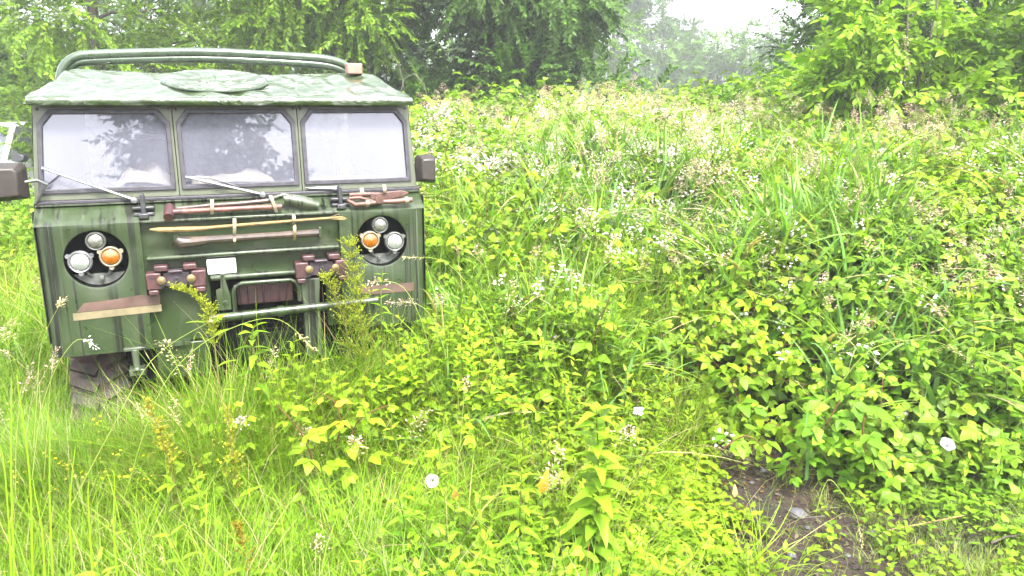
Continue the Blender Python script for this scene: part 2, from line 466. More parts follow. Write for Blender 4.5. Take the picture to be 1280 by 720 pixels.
def tpl_panicle(L=.8, head=.16, col=STRAW, n=38, bend=.25, dense=1, fs=1):
    tp = T(); pts = [np.array([bend*L*a**2.5, 0, L*a*(1-.12*bend*a)]) for a in np.linspace(0, 1, 8)]
    v, t = stemgeo(pts, .0018, .0009); tp.add(v, t, LIME*.8+STRAW*.3)
    for k in range(n):
        a = 1-head/L*g(0, 1); i = min(int(a*7), 6); p = pts[i]+(pts[i+1]-pts[i])*(a*7-i)
        az = g(0, 2*PI); e = (1-a)*L/head
        d = np.array([math.cos(az), math.sin(az), g(.2, 1.3)]); d /= np.linalg.norm(d)
        off = d*g(.0, .035)*(.3+e)*dense
        s = g(.008, .015)*fs; v, t = leafgeo(s, s*.45, .4, .1, 2); m = rotm(d+np.array([0, 0, -.3]), (g(-1, 1), g(-1, 1), 1))
        tp.add(v@m.T+p+off, t, col*g(.75, 1.2))
    return tp.fin()
def tpl_blossom(n=8, r=.013, spread=.035, col=WHITE, lod=0):
    tp = T()
    for k in range(n):
        p = np.array([g(-1, 1)*spread, g(-1, 1)*spread, g(-.6, 1)*spread])
        nn = np.array([g(-.7, .7), g(-.7, .7)-.3, 1.]); m0 = rotm((1, 0, 0), nn)
        for j in range(5):
            a = j*2*PI/5+g(-.15, .15); d = m0[:, 1]*math.cos(a)+m0[:, 0]*math.sin(a)+m0[:, 2]*.25
            v, t = leafgeo(r*g(.8, 1.1), r*.85, .2, .15, 2); m = rotm(d, m0[:, 2]); tp.add(v@m.T+p, t, col*g(.88, 1.05)*np.array([1, g(.93, 1), g(.96, 1)]))
        v, t = leafgeo(r*.5, r*.5, 0, 0, 2); m = rotm((1, 0, .1), m0[:, 2]); tp.add(v@m.T+p+m0[:, 2]*.002-m[:, 1]*r*.25, t, np.array([.5, .5, .12]))
    return tp.fin()
def tpl_branchlet(lod, L=.5, n=12, size=.085, col=GREEN, col2=LIME, wr=.55):
    tp = T(); pts = [np.array([0, L*a, -.18*L*a*a]) for a in np.linspace(0, 1, 4)]
    v, t = stemgeo(pts, .004, .0015); tp.add(v, t, np.array([.07, .055, .04]))
    for k in range(n):
        a = (k+.7)/n; p = np.array([0, L*a, -.18*L*a*a]); s = 1 if k % 2 else -1
        d = np.array([s*g(.5, 1.1), g(.3, 1), g(-.55, .35)]); sz = size*g(.7, 1.2)
        v, t = leafgeo(sz, sz*wr, g(.05, .35), g(.1, .5), lod); m = rotm(d, (g(-.5, .5), g(-.5, .5), 1)); mm = g(0, 1)**1.5
        tp.add(v@m.T+p, t, (col*(1-mm)+col2*mm)*g(.75, 1.2))
    return tp.fin()
def tpl_creeper(lod=0, n=7, size=.03):
    tp = T()
    for k in range(n):
        az = k*2.4+g(-.3, .3); h = g(.02, .10); p = np.array([math.cos(az)*g(.0, .05), math.sin(az)*g(0, .05), h])
        v, t = stemgeo([(0, 0, 0), p], .0012, .0008); tp.add(v, t, STEM)
        sz = size*g(.7, 1.3); v, t = leafgeo(sz, sz*.7, g(.05, .3), g(.1, .4), lod, 'heart')
        m = rotm((math.cos(az), math.sin(az), g(-.2, .4)), (g(-.3, .3), g(-.3, .3), 1)); tp.add(v@m.T+p, t, (LIME*g(.6, 1.1)+GREEN*g(0, .5))*.85)
    return tp.fin()

# ------------------------------------------------------------------ lie of the land
def ground_z(x, y):
    return .05*(fbm(x*.6+3, y*.6, 5)-.5)+.10*sstep(4, 14, y)*fbm(x*.2, y*.2, 9)
def patchmask(x, y):
    """1 on the bare soil"""
    q = x/np.maximum(y, .5); c = .345+.085*(4.1-y); hw = .072+.046*(4.1-y)
    n = fbm(x*6, y*6, 31)*1.0-.5
    d = ((q-c)/hw)**2+n*1.2; m = sstep(1.5, .7, d)*sstep(2.35, 2.6, y)*sstep(4.5, 4.3, y+n*.3)
    d2 = ((x-1.75)/.5)**2+((y-3.15)/.28)**2+n
    return np.maximum(m, .7*sstep(1.3, .6, d2))
def lowmask(x, y):
    """1 where the growth is short, in front of the thicket on the right"""
    return sstep(.13, .23, x/np.maximum(y, .5)+.05*(fbm(x*3, y*3, 4)-.5))*sstep(.15, -.15, y-4.42+.82*sstep(.385, .46, x/np.maximum(y, .5))+.25*(fbm(x*2, y*2, 3)-.5))*sstep(4.5, 3.0, x)
def canopy(x, y):
    x = np.asarray(x, float); y = np.asarray(y, float)
    yf = 3.85-.35*sstep(1.5, 2.2, x)+.35*(fbm(x*.8, y*.3, 41)-.5)
    rise = np.where(x > -1.0, 2.2, 4.2)
    ht = 1.50*(1-np.exp(-np.maximum(y-yf, 0)/rise))
    ht = ht*(1-.72*sstep(-2.6, -4.2, x)*sstep(15, 11.5, y))
    ht = ht*(1-.92*sstep(-5.0, -6.3, x)*sstep(19, 17.5, y))
    ht = ht+.06*np.clip(x-2, 0, 6)*sstep(5, 9, y)
    bumps = (fbm(x*.9, y*.9, 51)-.5)*.55*sstep(4, 6, y)+(fbm(x*2.7, y*2.7, 52)-.5)*.22
    low = .34+.10*(fbm(x*1.5, y*1.5, 53)-.5)
    h = low+ht+bumps*np.clip(ht+.3, .3, 1)
    c_, s_ = math.cos(TH), math.sin(TH); u = (x-TO.x)*c_+(y-TO.y)*s_; v = -(x-TO.x)*s_+(y-TO.y)*c_
    h = h+(.10+.22*sstep(-.6, .1, u)*sstep(2.5, 1.2, u))*sstep(-.95, -.25, v)*sstep(.5, .1, v)
    lm = lowmask(x, y); h = h*(1-lm)+.09*lm
    return np.maximum(h, .04)
def in_truck(x, y, m=.04):
    c, s = math.cos(TH), math.sin(TH); dx = x-TO.x; dy = y-TO.y
    u = dx*c+dy*s; v = -dx*s+dy*c
    return (np.abs(u) < .92+m) & (v > -.05-m) & (v < 4.25)
def inview(x, y, mx=1.3):
    return np.abs(x) < .68*y+mx
def sample(n, x0, x1, y0, y1, mx=1.3, truck=True):
    x = RNG.uniform(x0, x1, n); y = RNG.uniform(y0, y1, n)
    k = inview(x, y, mx)
    if truck: k &= ~in_truck(x, y) & ~((x > -10.35) & (x < -8.2) & (y > 11.9) & (y < 17.4))
    return x[k], y[k]
def tintvar(n, x, y, amp=.25, s=61):
    """patchwise mix between yellow-green and cool green"""
    f = fbm(x*.9, y*.9, s)
    f2 = np.clip((f-.5)*3, -1, 1)
    val = 1+1.1*amp*np.clip((fbm(x*2.3, y*1.6, s+9)-.5)*3.2, -1, 1)+RNG.normal(0, .13, n)
    r = 1+.45*amp*f2+RNG.normal(0, .05, n); gg = 1+.08*amp*f2; b = 1-.5*amp*f2+RNG.normal(0, .1, n)
    return np.clip(np.stack([r, gg, b], 1)*val[:, None], .3, 1.8)

# ------------------------------------------------------------------ ground
def build_ground():
    xs = np.concatenate([np.linspace(-60, -7, 24), np.linspace(-6.5, 6.5, 160), np.linspace(7, 60, 24)])
    ys = np.concatenate([np.linspace(-40, 1, 14), np.linspace(1.3, 9, 110), np.linspace(9.6, 120, 46)])
    X, Y = np.meshgrid(xs, ys); Z = ground_z(X, Y)+.02*fbm(X*9, Y*9, 8)*(np.abs(X) < 7)*(Y < 9)
    far = sstep(30, 110, Y)*3; Z = Z+far
    v = np.stack([X, Y, Z], 2).reshape(-1, 3); nx = len(xs); f = []
    for j in range(len(ys)-1):
        for i in range(nx-1):
            a = j*nx+i; f.append((a, a+1, a+nx+1, a+nx))
    me = bpy.data.meshes.new('ground'); me.from_pydata(v.tolist(), [], f); me.shade_smooth()
    m, nt, out = newmat('soil_and_moss')
    b = pr(nt, (.1, .07, .05), .7, 0, .4)
    c = mixc(nt, ramp(nt, noise(nt, 6, 6), .35, .65), (.046, .026, .018), (.020, .012, .009))
    c = mixc(nt, ramp(nt, noise(nt, 45, 4), .6, .75, 0, .6), c, (.09, .065, .055))
    c = mixc(nt, ramp(nt, noise(nt, 3.1, 5), .55, .66, 0, .6), c, (.035, .055, .010))
    nt.links.new(c, b.inputs['Base Color']); bump(nt, b, noise(nt, 22, 8, .7), 1.0, .06)
    nt.links.new(b.outputs[0], out.inputs[0])
    o = link_mesh('ground', me, m, None); tag(o, 'bare brown soil under the tangle of plants', 'ground', kind='structure')
build_ground()

def gz(x, y): return float(ground_z(np.array([x]), np.array([y]))[0])

# ------------------------------------------------------------------ stuff: grass, brambles, undergrowth
def place(tpls, x, y, z, lean, smin, smax, tint, dirx=None, diry=None):
    parts = []; n = len(x); pick = RNG.integers(0, len(tpls), n)
    sc_ = RNG.uniform(smin, smax, n); M = orient(n, lean, dirx, diry, sc_)
    P = np.stack([x, y, z], 1)
    for k, tp in enumerate(tpls):
        m = pick == k; parts.append(scatter(tp, M[m], P[m], tint[m]))
    return parts
def build_stuff():
    # --- fine grass around and before the truck
    gt = [tpl_grass(24, g(.46, .64), .0062, .10, g(.5, 1.1), 6) for k in range(7)]
    gf = [tpl_grass(26, g(.32, .44), .0042, .12, g(.7, 1.2), 5, LIME*1.05, LIME*.8) for k in range(4)]
    x, y = sample(4300, -3.6, 1.2, 1.7, 4.6)
    keep = RNG.uniform(0, 1, len(x)) < (1-lowmask(x, y))*(.30+.70*sstep(.3, -.6, x))*(1-patchmask(x, y))*(1-.8*lowmask(x, y))
    x, y = x[keep], y[keep]; h = canopy(x, y)
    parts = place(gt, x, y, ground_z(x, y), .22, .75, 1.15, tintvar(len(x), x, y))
    x, y = sample(3300, -3.6, 1.0, 1.7, 4.4); k = RNG.uniform(0, 1, len(x)) > .93*lowmask(x, y); x, y = x[k], y[k]; parts += place(gf, x, y, ground_z(x, y)+.0, .3, .8, 1.3, tintvar(len(x), x, y))
    # long grass close round the nose of the truck
    gl = [tpl_grass(26, g(.78, .98), .0055, .10, g(.3, .7), 6, GREEN*1.1, LIME*.9) for k in range(5)]
    n = 1000; u = RNG.uniform(-1.25, 1.2, n); v = RNG.uniform(-.55, .32, n); x = TO.x+u*math.cos(TH)-v*math.sin(TH); y = TO.y+u*math.sin(TH)+v*math.cos(TH)
    k = (v < -.06) | (v > .12); x, y, u = x[k], y[k], u[k]
    n2 = 260; u2 = RNG.uniform(-1.0, -.3, n2); v2 = RNG.uniform(-.35, -.08, n2); x = np.r_[x, TO.x+u2*math.cos(TH)-v2*math.sin(TH)]; y = np.r_[y, TO.y+u2*math.sin(TH)+v2*math.cos(TH)]; u = np.r_[u, u2]
    n3 = 300; u3 = RNG.uniform(-1.05, -.35, n3); v3 = RNG.uniform(-.30, -.07, n3); x3 = TO.x+u3*math.cos(TH)-v3*math.sin(TH); y3 = TO.y+u3*math.sin(TH)+v3*math.cos(TH)
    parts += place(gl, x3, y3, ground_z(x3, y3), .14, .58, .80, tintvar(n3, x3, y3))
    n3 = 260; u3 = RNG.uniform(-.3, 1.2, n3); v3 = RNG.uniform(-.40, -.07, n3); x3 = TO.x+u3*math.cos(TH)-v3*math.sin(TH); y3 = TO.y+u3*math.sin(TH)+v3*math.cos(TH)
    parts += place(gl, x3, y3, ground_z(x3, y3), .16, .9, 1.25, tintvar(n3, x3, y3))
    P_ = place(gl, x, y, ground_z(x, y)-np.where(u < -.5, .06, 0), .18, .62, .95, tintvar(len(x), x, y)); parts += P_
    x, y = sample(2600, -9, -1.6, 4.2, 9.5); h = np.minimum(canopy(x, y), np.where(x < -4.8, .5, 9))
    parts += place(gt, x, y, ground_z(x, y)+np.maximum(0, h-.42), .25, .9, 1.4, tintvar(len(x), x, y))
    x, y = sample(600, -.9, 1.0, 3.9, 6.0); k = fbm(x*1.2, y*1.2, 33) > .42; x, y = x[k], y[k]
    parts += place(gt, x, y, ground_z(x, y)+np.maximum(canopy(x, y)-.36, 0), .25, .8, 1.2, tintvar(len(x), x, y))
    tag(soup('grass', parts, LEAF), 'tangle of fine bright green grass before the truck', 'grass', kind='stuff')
    # short grass on the right foreground
    gs = [tpl_grass(20, .12, .0028, .09, g(.6, 1.3), 4, LIME*.95, STRAW*.35+GREEN*.6) for k in range(5)]
    x, y = sample(2600, 1.3, 3.6, 2.0, 3.9)
    k = RNG.uniform(0, 1, len(x)) < 1.0-.92*patchmask(x, y); x, y = x[k], y[k]
    parts = place(gs, x, y, ground_z(x, y)+.01, .35, .7, 1.3, tintvar(len(x), x, y))
    tag(soup('short_grass', parts, LEAF), 'short yellowish grass beside the bare soil', 'grass', kind='stuff')
    # --- creepers
    ct = [tpl_creeper(0, 8, g(.026, .036)) for k in range(6)]
    x, y = sample(5200, .3, 3.4, 1.9, 4.3)
    k = RNG.uniform(0, 1, len(x)) < (1.0-.98*patchmask(x, y))*np.where(x > 1.7, .35, 1.0); x, y = x[k], y[k]
    parts = place(ct, x, y, ground_z(x, y)+.01, .25, .7, 1.35, tintvar(len(x), x, y))
    tag(soup('ground_cover', parts, LEAF), 'low creeping leaves around the patch of bare soil', 'ground cover', kind='stuff')
    # --- bramble thicket in three bands
    b0 = [tpl_bramble(0) for k in range(7)]; b1 = [tpl_bramble(1, size=.075) for k in range(6)]; b2 = [tpl_bramble(2, .5, 9, .085) for k in range(5)]
    parts = []
    def band(tpls, n, x0, x1, y0, y1, sink, dsp, smin, smax, mx=1.3, dens=None, lean=.45):
        x, y = sample(n, x0, x1, y0, y1, mx)
        if dens is not None:
            k = RNG.uniform(0, 1, len(x)) < dens(x, y); x, y = x[k], y[k]
        h = canopy(x, y); dep = RNG.exponential(dsp, len(x))
        z = ground_z(x, y)+np.maximum(h-sink-dep, .0)
        e = .15; hx = (canopy(x+e, y)-canopy(x-e, y))/(2*e); hy = (canopy(x, y+e)-canopy(x, y-e))/(2*e)
        return place(tpls, x, y, z, lean, smin, smax, tintvar(len(x), x, y, .30), -hx*.5, -hy*.5)
    rz = lambda x, y: 1-.62*sstep(.40, .50, fbm(x*1.0, y*1.0, 81))*sstep(-.2, .3, x)*sstep(7.5, 6.0, y)*sstep(3.8, 4.1, y)
    grs = lambda x, y: rz(x, y)* np.where(y < 4.3, sstep(-.6, .5, x)*(1-lowmask(x, y))*.20, 1)*np.where((x < -1.2) & (y < 7), .35, 1)
    parts += band(b0, 3900, -2.2, 5.8, 3.2, 7.0, .24, .16, .75, 1.25, dens=grs)
    parts += band(b0, 800, 1.1, 4.2, 3.5, 5.0, .24, .35, .8, 1.25, dens=lambda x, y: (1-lowmask(x, y))*(1-patchmask(x, y)))
    parts += band(b1, 5200, -8, 9.5, 7.0, 11.0, .28, .14, .9, 1.5)
    parts += band(b2, 5200, -12, 13, 11.0, 17.5, .34, .16, 1.1, 1.9)
    # a few in the foreground
    parts += band(b0, 130, -1.0, .9, 2.2, 4.0, .2, .05, .6, .95, dens=lambda x, y: (1-lowmask(x, y)))
    n = 150; u = RNG.uniform(-.25, 1.6, n); v = RNG.uniform(-.55, -.08, n); x = TO.x+u*math.cos(TH)-v*math.sin(TH); y = TO.y+u*math.sin(TH)+v*math.cos(TH)
    parts += place(b0, x, y, ground_z(x, y)+np.maximum(canopy(x, y)-.26-RNG.exponential(.1, n), 0), .4, .6, .95, tintvar(n, x, y))
    tag(soup('bramble_thicket', parts, LEAF), 'dense thicket of bramble shoots filling the field', 'bushes', kind='stuff')
    # --- leafy stalks through it all
    s0 = [tpl_stalk(0, g(.45, .6), 10, g(.07, .09), g(.3, .42)) for k in range(6)]
    s1 = [tpl_stalk(1, g(.5, .65), 9, g(.08, .1), g(.3, .42)) for k in range(5)]
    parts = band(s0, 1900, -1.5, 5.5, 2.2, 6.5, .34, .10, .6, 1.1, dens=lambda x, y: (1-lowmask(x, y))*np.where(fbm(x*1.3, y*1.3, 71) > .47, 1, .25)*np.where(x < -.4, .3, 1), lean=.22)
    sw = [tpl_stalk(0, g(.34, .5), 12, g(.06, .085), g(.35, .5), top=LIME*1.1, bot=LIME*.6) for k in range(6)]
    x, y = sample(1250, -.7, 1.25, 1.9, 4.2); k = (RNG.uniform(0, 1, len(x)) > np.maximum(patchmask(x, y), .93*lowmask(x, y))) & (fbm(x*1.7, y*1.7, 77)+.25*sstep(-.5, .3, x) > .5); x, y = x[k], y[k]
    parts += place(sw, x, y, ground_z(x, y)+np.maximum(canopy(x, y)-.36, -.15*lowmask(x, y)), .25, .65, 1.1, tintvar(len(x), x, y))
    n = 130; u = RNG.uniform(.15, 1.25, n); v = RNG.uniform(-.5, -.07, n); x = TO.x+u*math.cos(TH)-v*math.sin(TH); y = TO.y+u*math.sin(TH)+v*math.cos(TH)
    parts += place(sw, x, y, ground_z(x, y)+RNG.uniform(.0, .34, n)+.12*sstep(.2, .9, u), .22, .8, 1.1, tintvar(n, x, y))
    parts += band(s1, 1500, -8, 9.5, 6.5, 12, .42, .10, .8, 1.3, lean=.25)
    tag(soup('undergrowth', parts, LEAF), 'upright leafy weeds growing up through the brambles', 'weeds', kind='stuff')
    # --- broad reed-like blades
    rb = [tpl_grass(10, g(.60, .85), .034, .08, g(.5, 1.15), 9, BLUEG*1.3, LIME*.95) for k in range(6)]
    x, y = sample(2600, .1, 6.5, 3.9, 8.5); k = (fbm(x*1.0, y*1.0, 81) > .42) & (lowmask(x, y) < .2); x, y = x[k], y[k]
    h = canopy(x, y); parts = place(rb, x, y, ground_z(x, y)+np.maximum(h-.30, 0), .2, .6, 1.05, tintvar(len(x), x, y, .12))
    x, y = sample(420, -.6, 1.2, 3.4, 6); k = lowmask(x, y) < .15; x, y = x[k], y[k]; h = canopy(x, y); parts += place(rb, x, y, ground_z(x, y)+np.maximum(h-.40, 0), .2, .6, 1., tintvar(len(x), x, y, .12))
    tag(soup('reed_grass', parts, LEAF), 'broad arching grass blades among the brambles', 'tall grass', kind='stuff')
    # --- blossom
    f0 = [tpl_blossom(R_.randint(8, 15), .012, .055, np.array([.66, .60, .56])) for k in range(6)]
    x, y = sample(9000, -1.0, 10, 3.9, 14, .8)
    k = RNG.uniform(0, 1, len(x)) < .12+1.0*sstep(.44, .58, fbm(x*.75+4, y*.6, 91))*sstep(4.3, 6.0, y)*sstep(15, 9, y); x, y = x[k], y[k]
    h = canopy(x, y); parts = place(f0, x, y, ground_z(x, y)+h+RNG.uniform(-.06, .08, len(x)), .4, .6, 1.25, np.clip(tintvar(len(x), x, y, .0), .9, 1.1))
    tag(soup('blossom', parts, PETAL), 'clusters of small white blossom on the bramble tops', 'blossom', kind='stuff')
    # --- seed heads
    pn = [tpl_panicle(g(.6, .8), g(.1, .2), (PINKS*.95 if k % 2 else STRAW*.45+PINKS*.45), 70, g(.15, .5), 1.7, 1.35) for k in range(8)]
    x, y = sample(3200, -3.2, 9, 2.6, 10, .8); k = (RNG.uniform(0, 1, len(x)) < .3+.7*(fbm(x*.8, y*.8, 95) > .52)) & (lowmask(x, y) < .3) & ((y > 4) | (RNG.uniform(0, 1, len(x)) < .25)); x, y = x[k], y[k]
    h = canopy(x, y); parts = place(pn, x, y, ground_z(x, y)+np.maximum(h-.36, 0), .18, .7, 1.1, np.clip(tintvar(len(x), x, y, .0), .8, 1.2))
    tag(soup('seeding_grass', parts, DRY), 'pale pinkish seed heads of wild grass above the leaves', 'grass', kind='stuff')
build_stuff()
def litter():
    n = 2600; x = RNG.uniform(.7, 2.4, n); y = RNG.uniform(2.4, 4.3, n); k = patchmask(x, y) > .25; x, y = x[k], y[k]; n = len(x)
    v, t = leafgeo(.022, .012, .3, .4, 1); tp = (v, t, np.ones((len(v), 3))); a = RNG.uniform(0, 6.28, n); M = []
    for i in range(n): M.append(rotm((math.cos(a[i]), math.sin(a[i]), g(-.2, .4)), (g(-.6, .6), g(-.6, .6), 1))*g(.4, 1.5))
    cols = np.array([ORNG*.25, STRAW*.25, PINKS*.18, np.array([.03, .018, .014]), np.array([.05, .04, .03])])[RNG.integers(0, 5, n)]
    o = soup('leaf_litter', [scatter(tp, np.array(M), np.stack([x, y, ground_z(x, y)+.02], 1), cols)], DRY); tag(o, 'crumbs and dead leaf scraps on the bare soil', 'leaf litter', kind='stuff')
litter()

# ------------------------------------------------------------------ the truck (local: x right, y back, z up)
truck = empty('military_truck', TM, 'olive green military off-road truck with a canvas top, nose showing in the overgrowth', 'truck')
def P(name, mb, mat, parent=None, **k): return obj(name, mb, mat, parent or truck, **k)
def plate_hole(mb, u0, u1, z0, z1, cu, cz, r, y, N=48):
    an = sorted([2*PI*k/N for k in range(N)]+[math.atan2(z-cz, u-cu) % (2*PI) for u in (u0, u1) for z in (z0, z1)])
    vs = []
    for a in an:
        c, s = math.cos(a), math.sin(a)
        t = min(((u1-cu)/c if c > 1e-9 else (u0-cu)/c if c < -1e-9 else 1e9), ((z1-cz)/s if s > 1e-9 else (z0-cz)/s if s < -1e-9 else 1e9))
        vs.append((cu+r*c, y, cz+r*s)); vs.append((cu+(r+.012)*c, y-.004, cz+(r+.012)*s)); vs.append((cu+t*c, y, cz+t*s))
    n = len(an); fs = []
    for i in range(n):
        j = (i+1) % n; fs += [(3*i, 3*i+1, 3*j+1, 3*j), (3*i+1, 3*i+2, 3*j+2, 3*j+1)]
    mb.add(vs, fs)
LU, LZ, LR = .665, 1.237, .134
ZT = 1.398   # top edge of the nose
m = MB()
for s in (-1, 1):
    u0, u1 = (-.845, -.47) if s < 0 else (.45, .845)
    plate_hole(m, u0, u1, .98, ZT, s*LU, LZ, LR, 0)
    m.add([(u0, 0, .98), (u1, 0, .98), (u1, 0, .80), (u0, 0, .80)], [(0, 1, 2, 3)])
    # rounded outer corner
    prof = [(s*.845, 0), (s*.852, -.004), (s*.872, .004), (s*.892, .022), (s*.900, .05), (s*.902, .12), (s*.902, 4.05)]
    vs = []; 
    for u, y in prof: vs += [(u, y, .80), (u, y, ZT+(.098 if y > .11 else max(0, y)*.8))]
    m.add(vs, [(2*i, 2*i+2, 2*i+3, 2*i+1) for i in range(len(prof)-1)])
# inner walls of the middle recess
for u in (-.47, .45): m.add([(u, 0, .80), (u, 0, ZT), (u, .035, ZT), (u, .035, .80)], [(0, 1, 2, 3)])
# lower lip
m.span((-.90, .002, .782), (-.30, .05, .80)); m.span((.5, .002, .782), (.9, .05, .80))
# cowl slope
N = 40; vs = []
for i in range(N+1):
    u = -.90+1.8*i/N
    vs += [(u, 0, ZT), (u, .012, ZT+.010), (u, .10, ZT+.078), (u, .118, ZT+.082)]
m.add(vs, [(4*i+k, 4*i+4+k, 4*i+5+k, 4*i+1+k) for i in range(N) for k in range(3)])
# back panel, lower belly
m.add([(-.90, 4.05, .8), (.90, 4.05, .8), (.90, 4.05, 1.5), (-.90, 4.05, 1.5)], [(0, 1, 2, 3)])
m.add([(-.90, .3, .8), (.90, .3, .8), (.90, 4.05, .8), (-.90, 4.05, .8)], [(0, 1, 2, 3)])
body = P('body', m, PAINT)
for s in (-1, 1):     # crease lines pressed in the nose
    m = MB(); m.span((s*.858, -.006, .83), (s*.850, .0, 1.385)); P('corner_seam', m, PAINT_L, body)
# lighter worn corner posts
for s in (-1, 1):
    m = MB(); m.span((s*.9035, .03, .84), (s*.9055, .115, 1.46)); P('worn_corner', m, PAINT_L, body)
# recess bowls with the lamps
for s in (-1, 1):
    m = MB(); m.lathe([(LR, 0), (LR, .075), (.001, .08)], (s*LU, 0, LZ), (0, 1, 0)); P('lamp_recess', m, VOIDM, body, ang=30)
    m = MB(); poly = [(s*LU+LR*.97*math.cos(a), LZ+LR*.97*math.sin(a)) for a in np.linspace(PI*1.20, PI*1.80, 16)]; m.prism(poly, .045, .06); P('lamp_bracket', m, GREYM, body)
    def lamp(name, u, z, r, lens, ring=GREYM, dep=.075, ears=True):
        m = MB(); m.lathe([(r*.75, -dep), (r*.95, -.02), (r, -.012), (r, .004), (r*.90, .010), (r*.80, .006), (r*.80, 0), (.001, 0)], (u, .012, z), (0, -1, 0), 32)
        if ears:
            for a in (.5, 2.6, 4.7):
                m.lathe([(.0, -.012), (.011, -.012), (.011, .006), (0, .006)], (u+math.cos(a)*r*1.06, .012, z+math.sin(a)*r*1.06), (0, -1, 0), 10)
        h = P(name, m, ring, ang=30)
        l = MB(); l.lathe([(r*.79, .001), (r*.72, .010), (r*.45, .018), (.001, .022)], (u, .012, z), (0, -1, 0), 32); P('lens', l, lens, h)
        return h
    lamp('headlight', s*(LU+.070), LZ-.010, .052, CLEAR, SILVER if s < 0 else GREYM)
    lamp('indicator_light', s*(LU-.058), LZ+.005, .048, AMBER, simple('lamp_rim_cream', (.17, .15, .10), .5, 0, .15, 30))
    lamp('marker_light', s*(LU-.004), LZ+.082, .043, SMOKED, GREYM, ears=False)
    m = MB(); m.box((s*(LU-.01), .03, LZ-.093), (.018, .02, .018)); P('cable_clamp', m, GREYM, bevel=.002)
    for k_ in (-1, 1): m = MB(); m.tube([(s*(LU+k_*.05), .03, LZ-.06), (s*(LU+k_*.045), .035, LZ-.075), (s*(LU+k_*.03), .045, LZ-.085)], .008, 8); P('cable', m, GREYM)
# middle nose panel
m = MB()
m.add([(-.47, .035, ZT), (.45, .035, ZT), (.45, .035, 1.095), (-.47, .035, 1.095)], [(0, 1, 2, 3)])
m.add([(-.47, .035, 1.095), (-.19, .035, 1.095), (-.19, .035, .80), (-.47, .035, .80)], [(0, 1, 2, 3)])
m.add([(.37, .035, 1.095), (.45, .035, 1.095), (.45, .035, .80), (.37, .035, .80)], [(0, 1, 2, 3)])
m.add([(-.19, .035, 1.095), (-.19, .035, .80), (-.19, .16, .80), (-.19, .16, 1.095)], [(0, 1, 2, 3)])
m.add([(-.19, .035, 1.095), (.37, .035, 1.095), (.37, .3, 1.095), (-.19, .3, 1.095)], [(0, 1, 2, 3)])
P('nose_panel', m, PAINT_D, body)
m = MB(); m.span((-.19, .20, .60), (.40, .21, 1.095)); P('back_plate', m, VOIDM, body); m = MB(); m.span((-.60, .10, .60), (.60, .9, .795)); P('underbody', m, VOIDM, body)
m = MB()
m.tube([(-.455, -.004, 1.222), (.44, -.004, 1.222)], .012, 10); m.span((-.455, .0, 1.215), (.44, .034, 1.232))
P('panel_rib', m, PAINT, bevel=.002)
m = MB()
m.tube([(-.185, -.010, 1.108), (.23, -.010, 1.108)], .014, 10); m.span((-.185, -.004, 1.098), (.23, .034, 1.120))
P('panel_rib', m, PAINT, bevel=.002)
m = MB(); m.span((-.47, -.004, ZT-.006), (.45, .004, ZT+.006)); P('nose_edge', m, PAINT_L, bevel=.003)
m = MB(); m.span((-.195, .002, 1.124), (-.062, .012, 1.2)); P('blank_plate', m, WHITEP, bevel=.004)['label'] = 'blank white plate on the nose'
for s in (-1, 1):
    m = MB()
    if s < 0: m.prism([(-.79, .955), (-.415, .965), (-.415, .998), (-.79, .99)], -.003, .0)
    else: m.prism([(.60, .955), (.83, .955), (.83, 1.0), (.60, 1.0)], -.003, .0)
    P('tape_strip', m, TAPE if s < 0 else PINKC, smooth=False)
    m = MB()
    if s < 0: m.prism([(-.775, .993), (-.42, 1.000), (-.415, 1.045), (-.50, 1.052), (-.62, 1.040), (-.74, 1.035)], -.0025, 0)
    else: m.prism([(.50, .985), (.595, .955), (.595, 1.0), (.55, 1.015)], -.0025, 0)
    P('camouflage_patch', m, PINKC, smooth=False)
# maroon towing brackets
def towbracket(cu, cz):
    m = MB(); w = .095
    m.span((cu-w*.62, -.030, cz-.038), (cu+w*.62, .030, cz+.030)); m.span((cu-.035, -.045, cz+.030), (cu+.03, .0, cz+.042))
    b = P('tow_bracket', m, PURPLE, bevel=.004)
    for s in (-1, 1):
        m = MB(); m.span((cu+s*w*.70, -.050, cz-.045), (cu+s*w*1.38, .03, cz+.035)); m.span((cu+s*w*.35, -.048, cz+.040), (cu+s*w*.98, .02, cz+.068)); m.span((cu+s*w*.85, -.052, cz-.072), (cu+s*w*1.32, .01, cz-.046))
        P('clamp_jaw', m, MAROON, b, bevel=.006)
    for s in (-1, 1):
        m = MB(); m.lathe([(0, .0), (.020, 0), (.019, .010), (.010, .015), (0, .016)], (cu+s*w*.68, -.052, cz), (0, -1, 0), 16); P('bolt', m, BRASS, b)
        m = MB(); m.lathe([(0, 0), (.012, 0), (.011, .010), (0, .010)], (cu+s*w*.68, -.04, cz-.028), (0, -1, 0), 6); P('nut', m, BLACKM, b)
    m = MB(); m.lathe([(.005, .004), (.012, .004), (.014, 0), (.014, -.008)], (cu, -.034, cz-.004), (0, -1, 0), 16); P('eye_bolt', m, BLACKM, b)
towbracket(-.335, 1.125); towbracket(.345, 1.125)
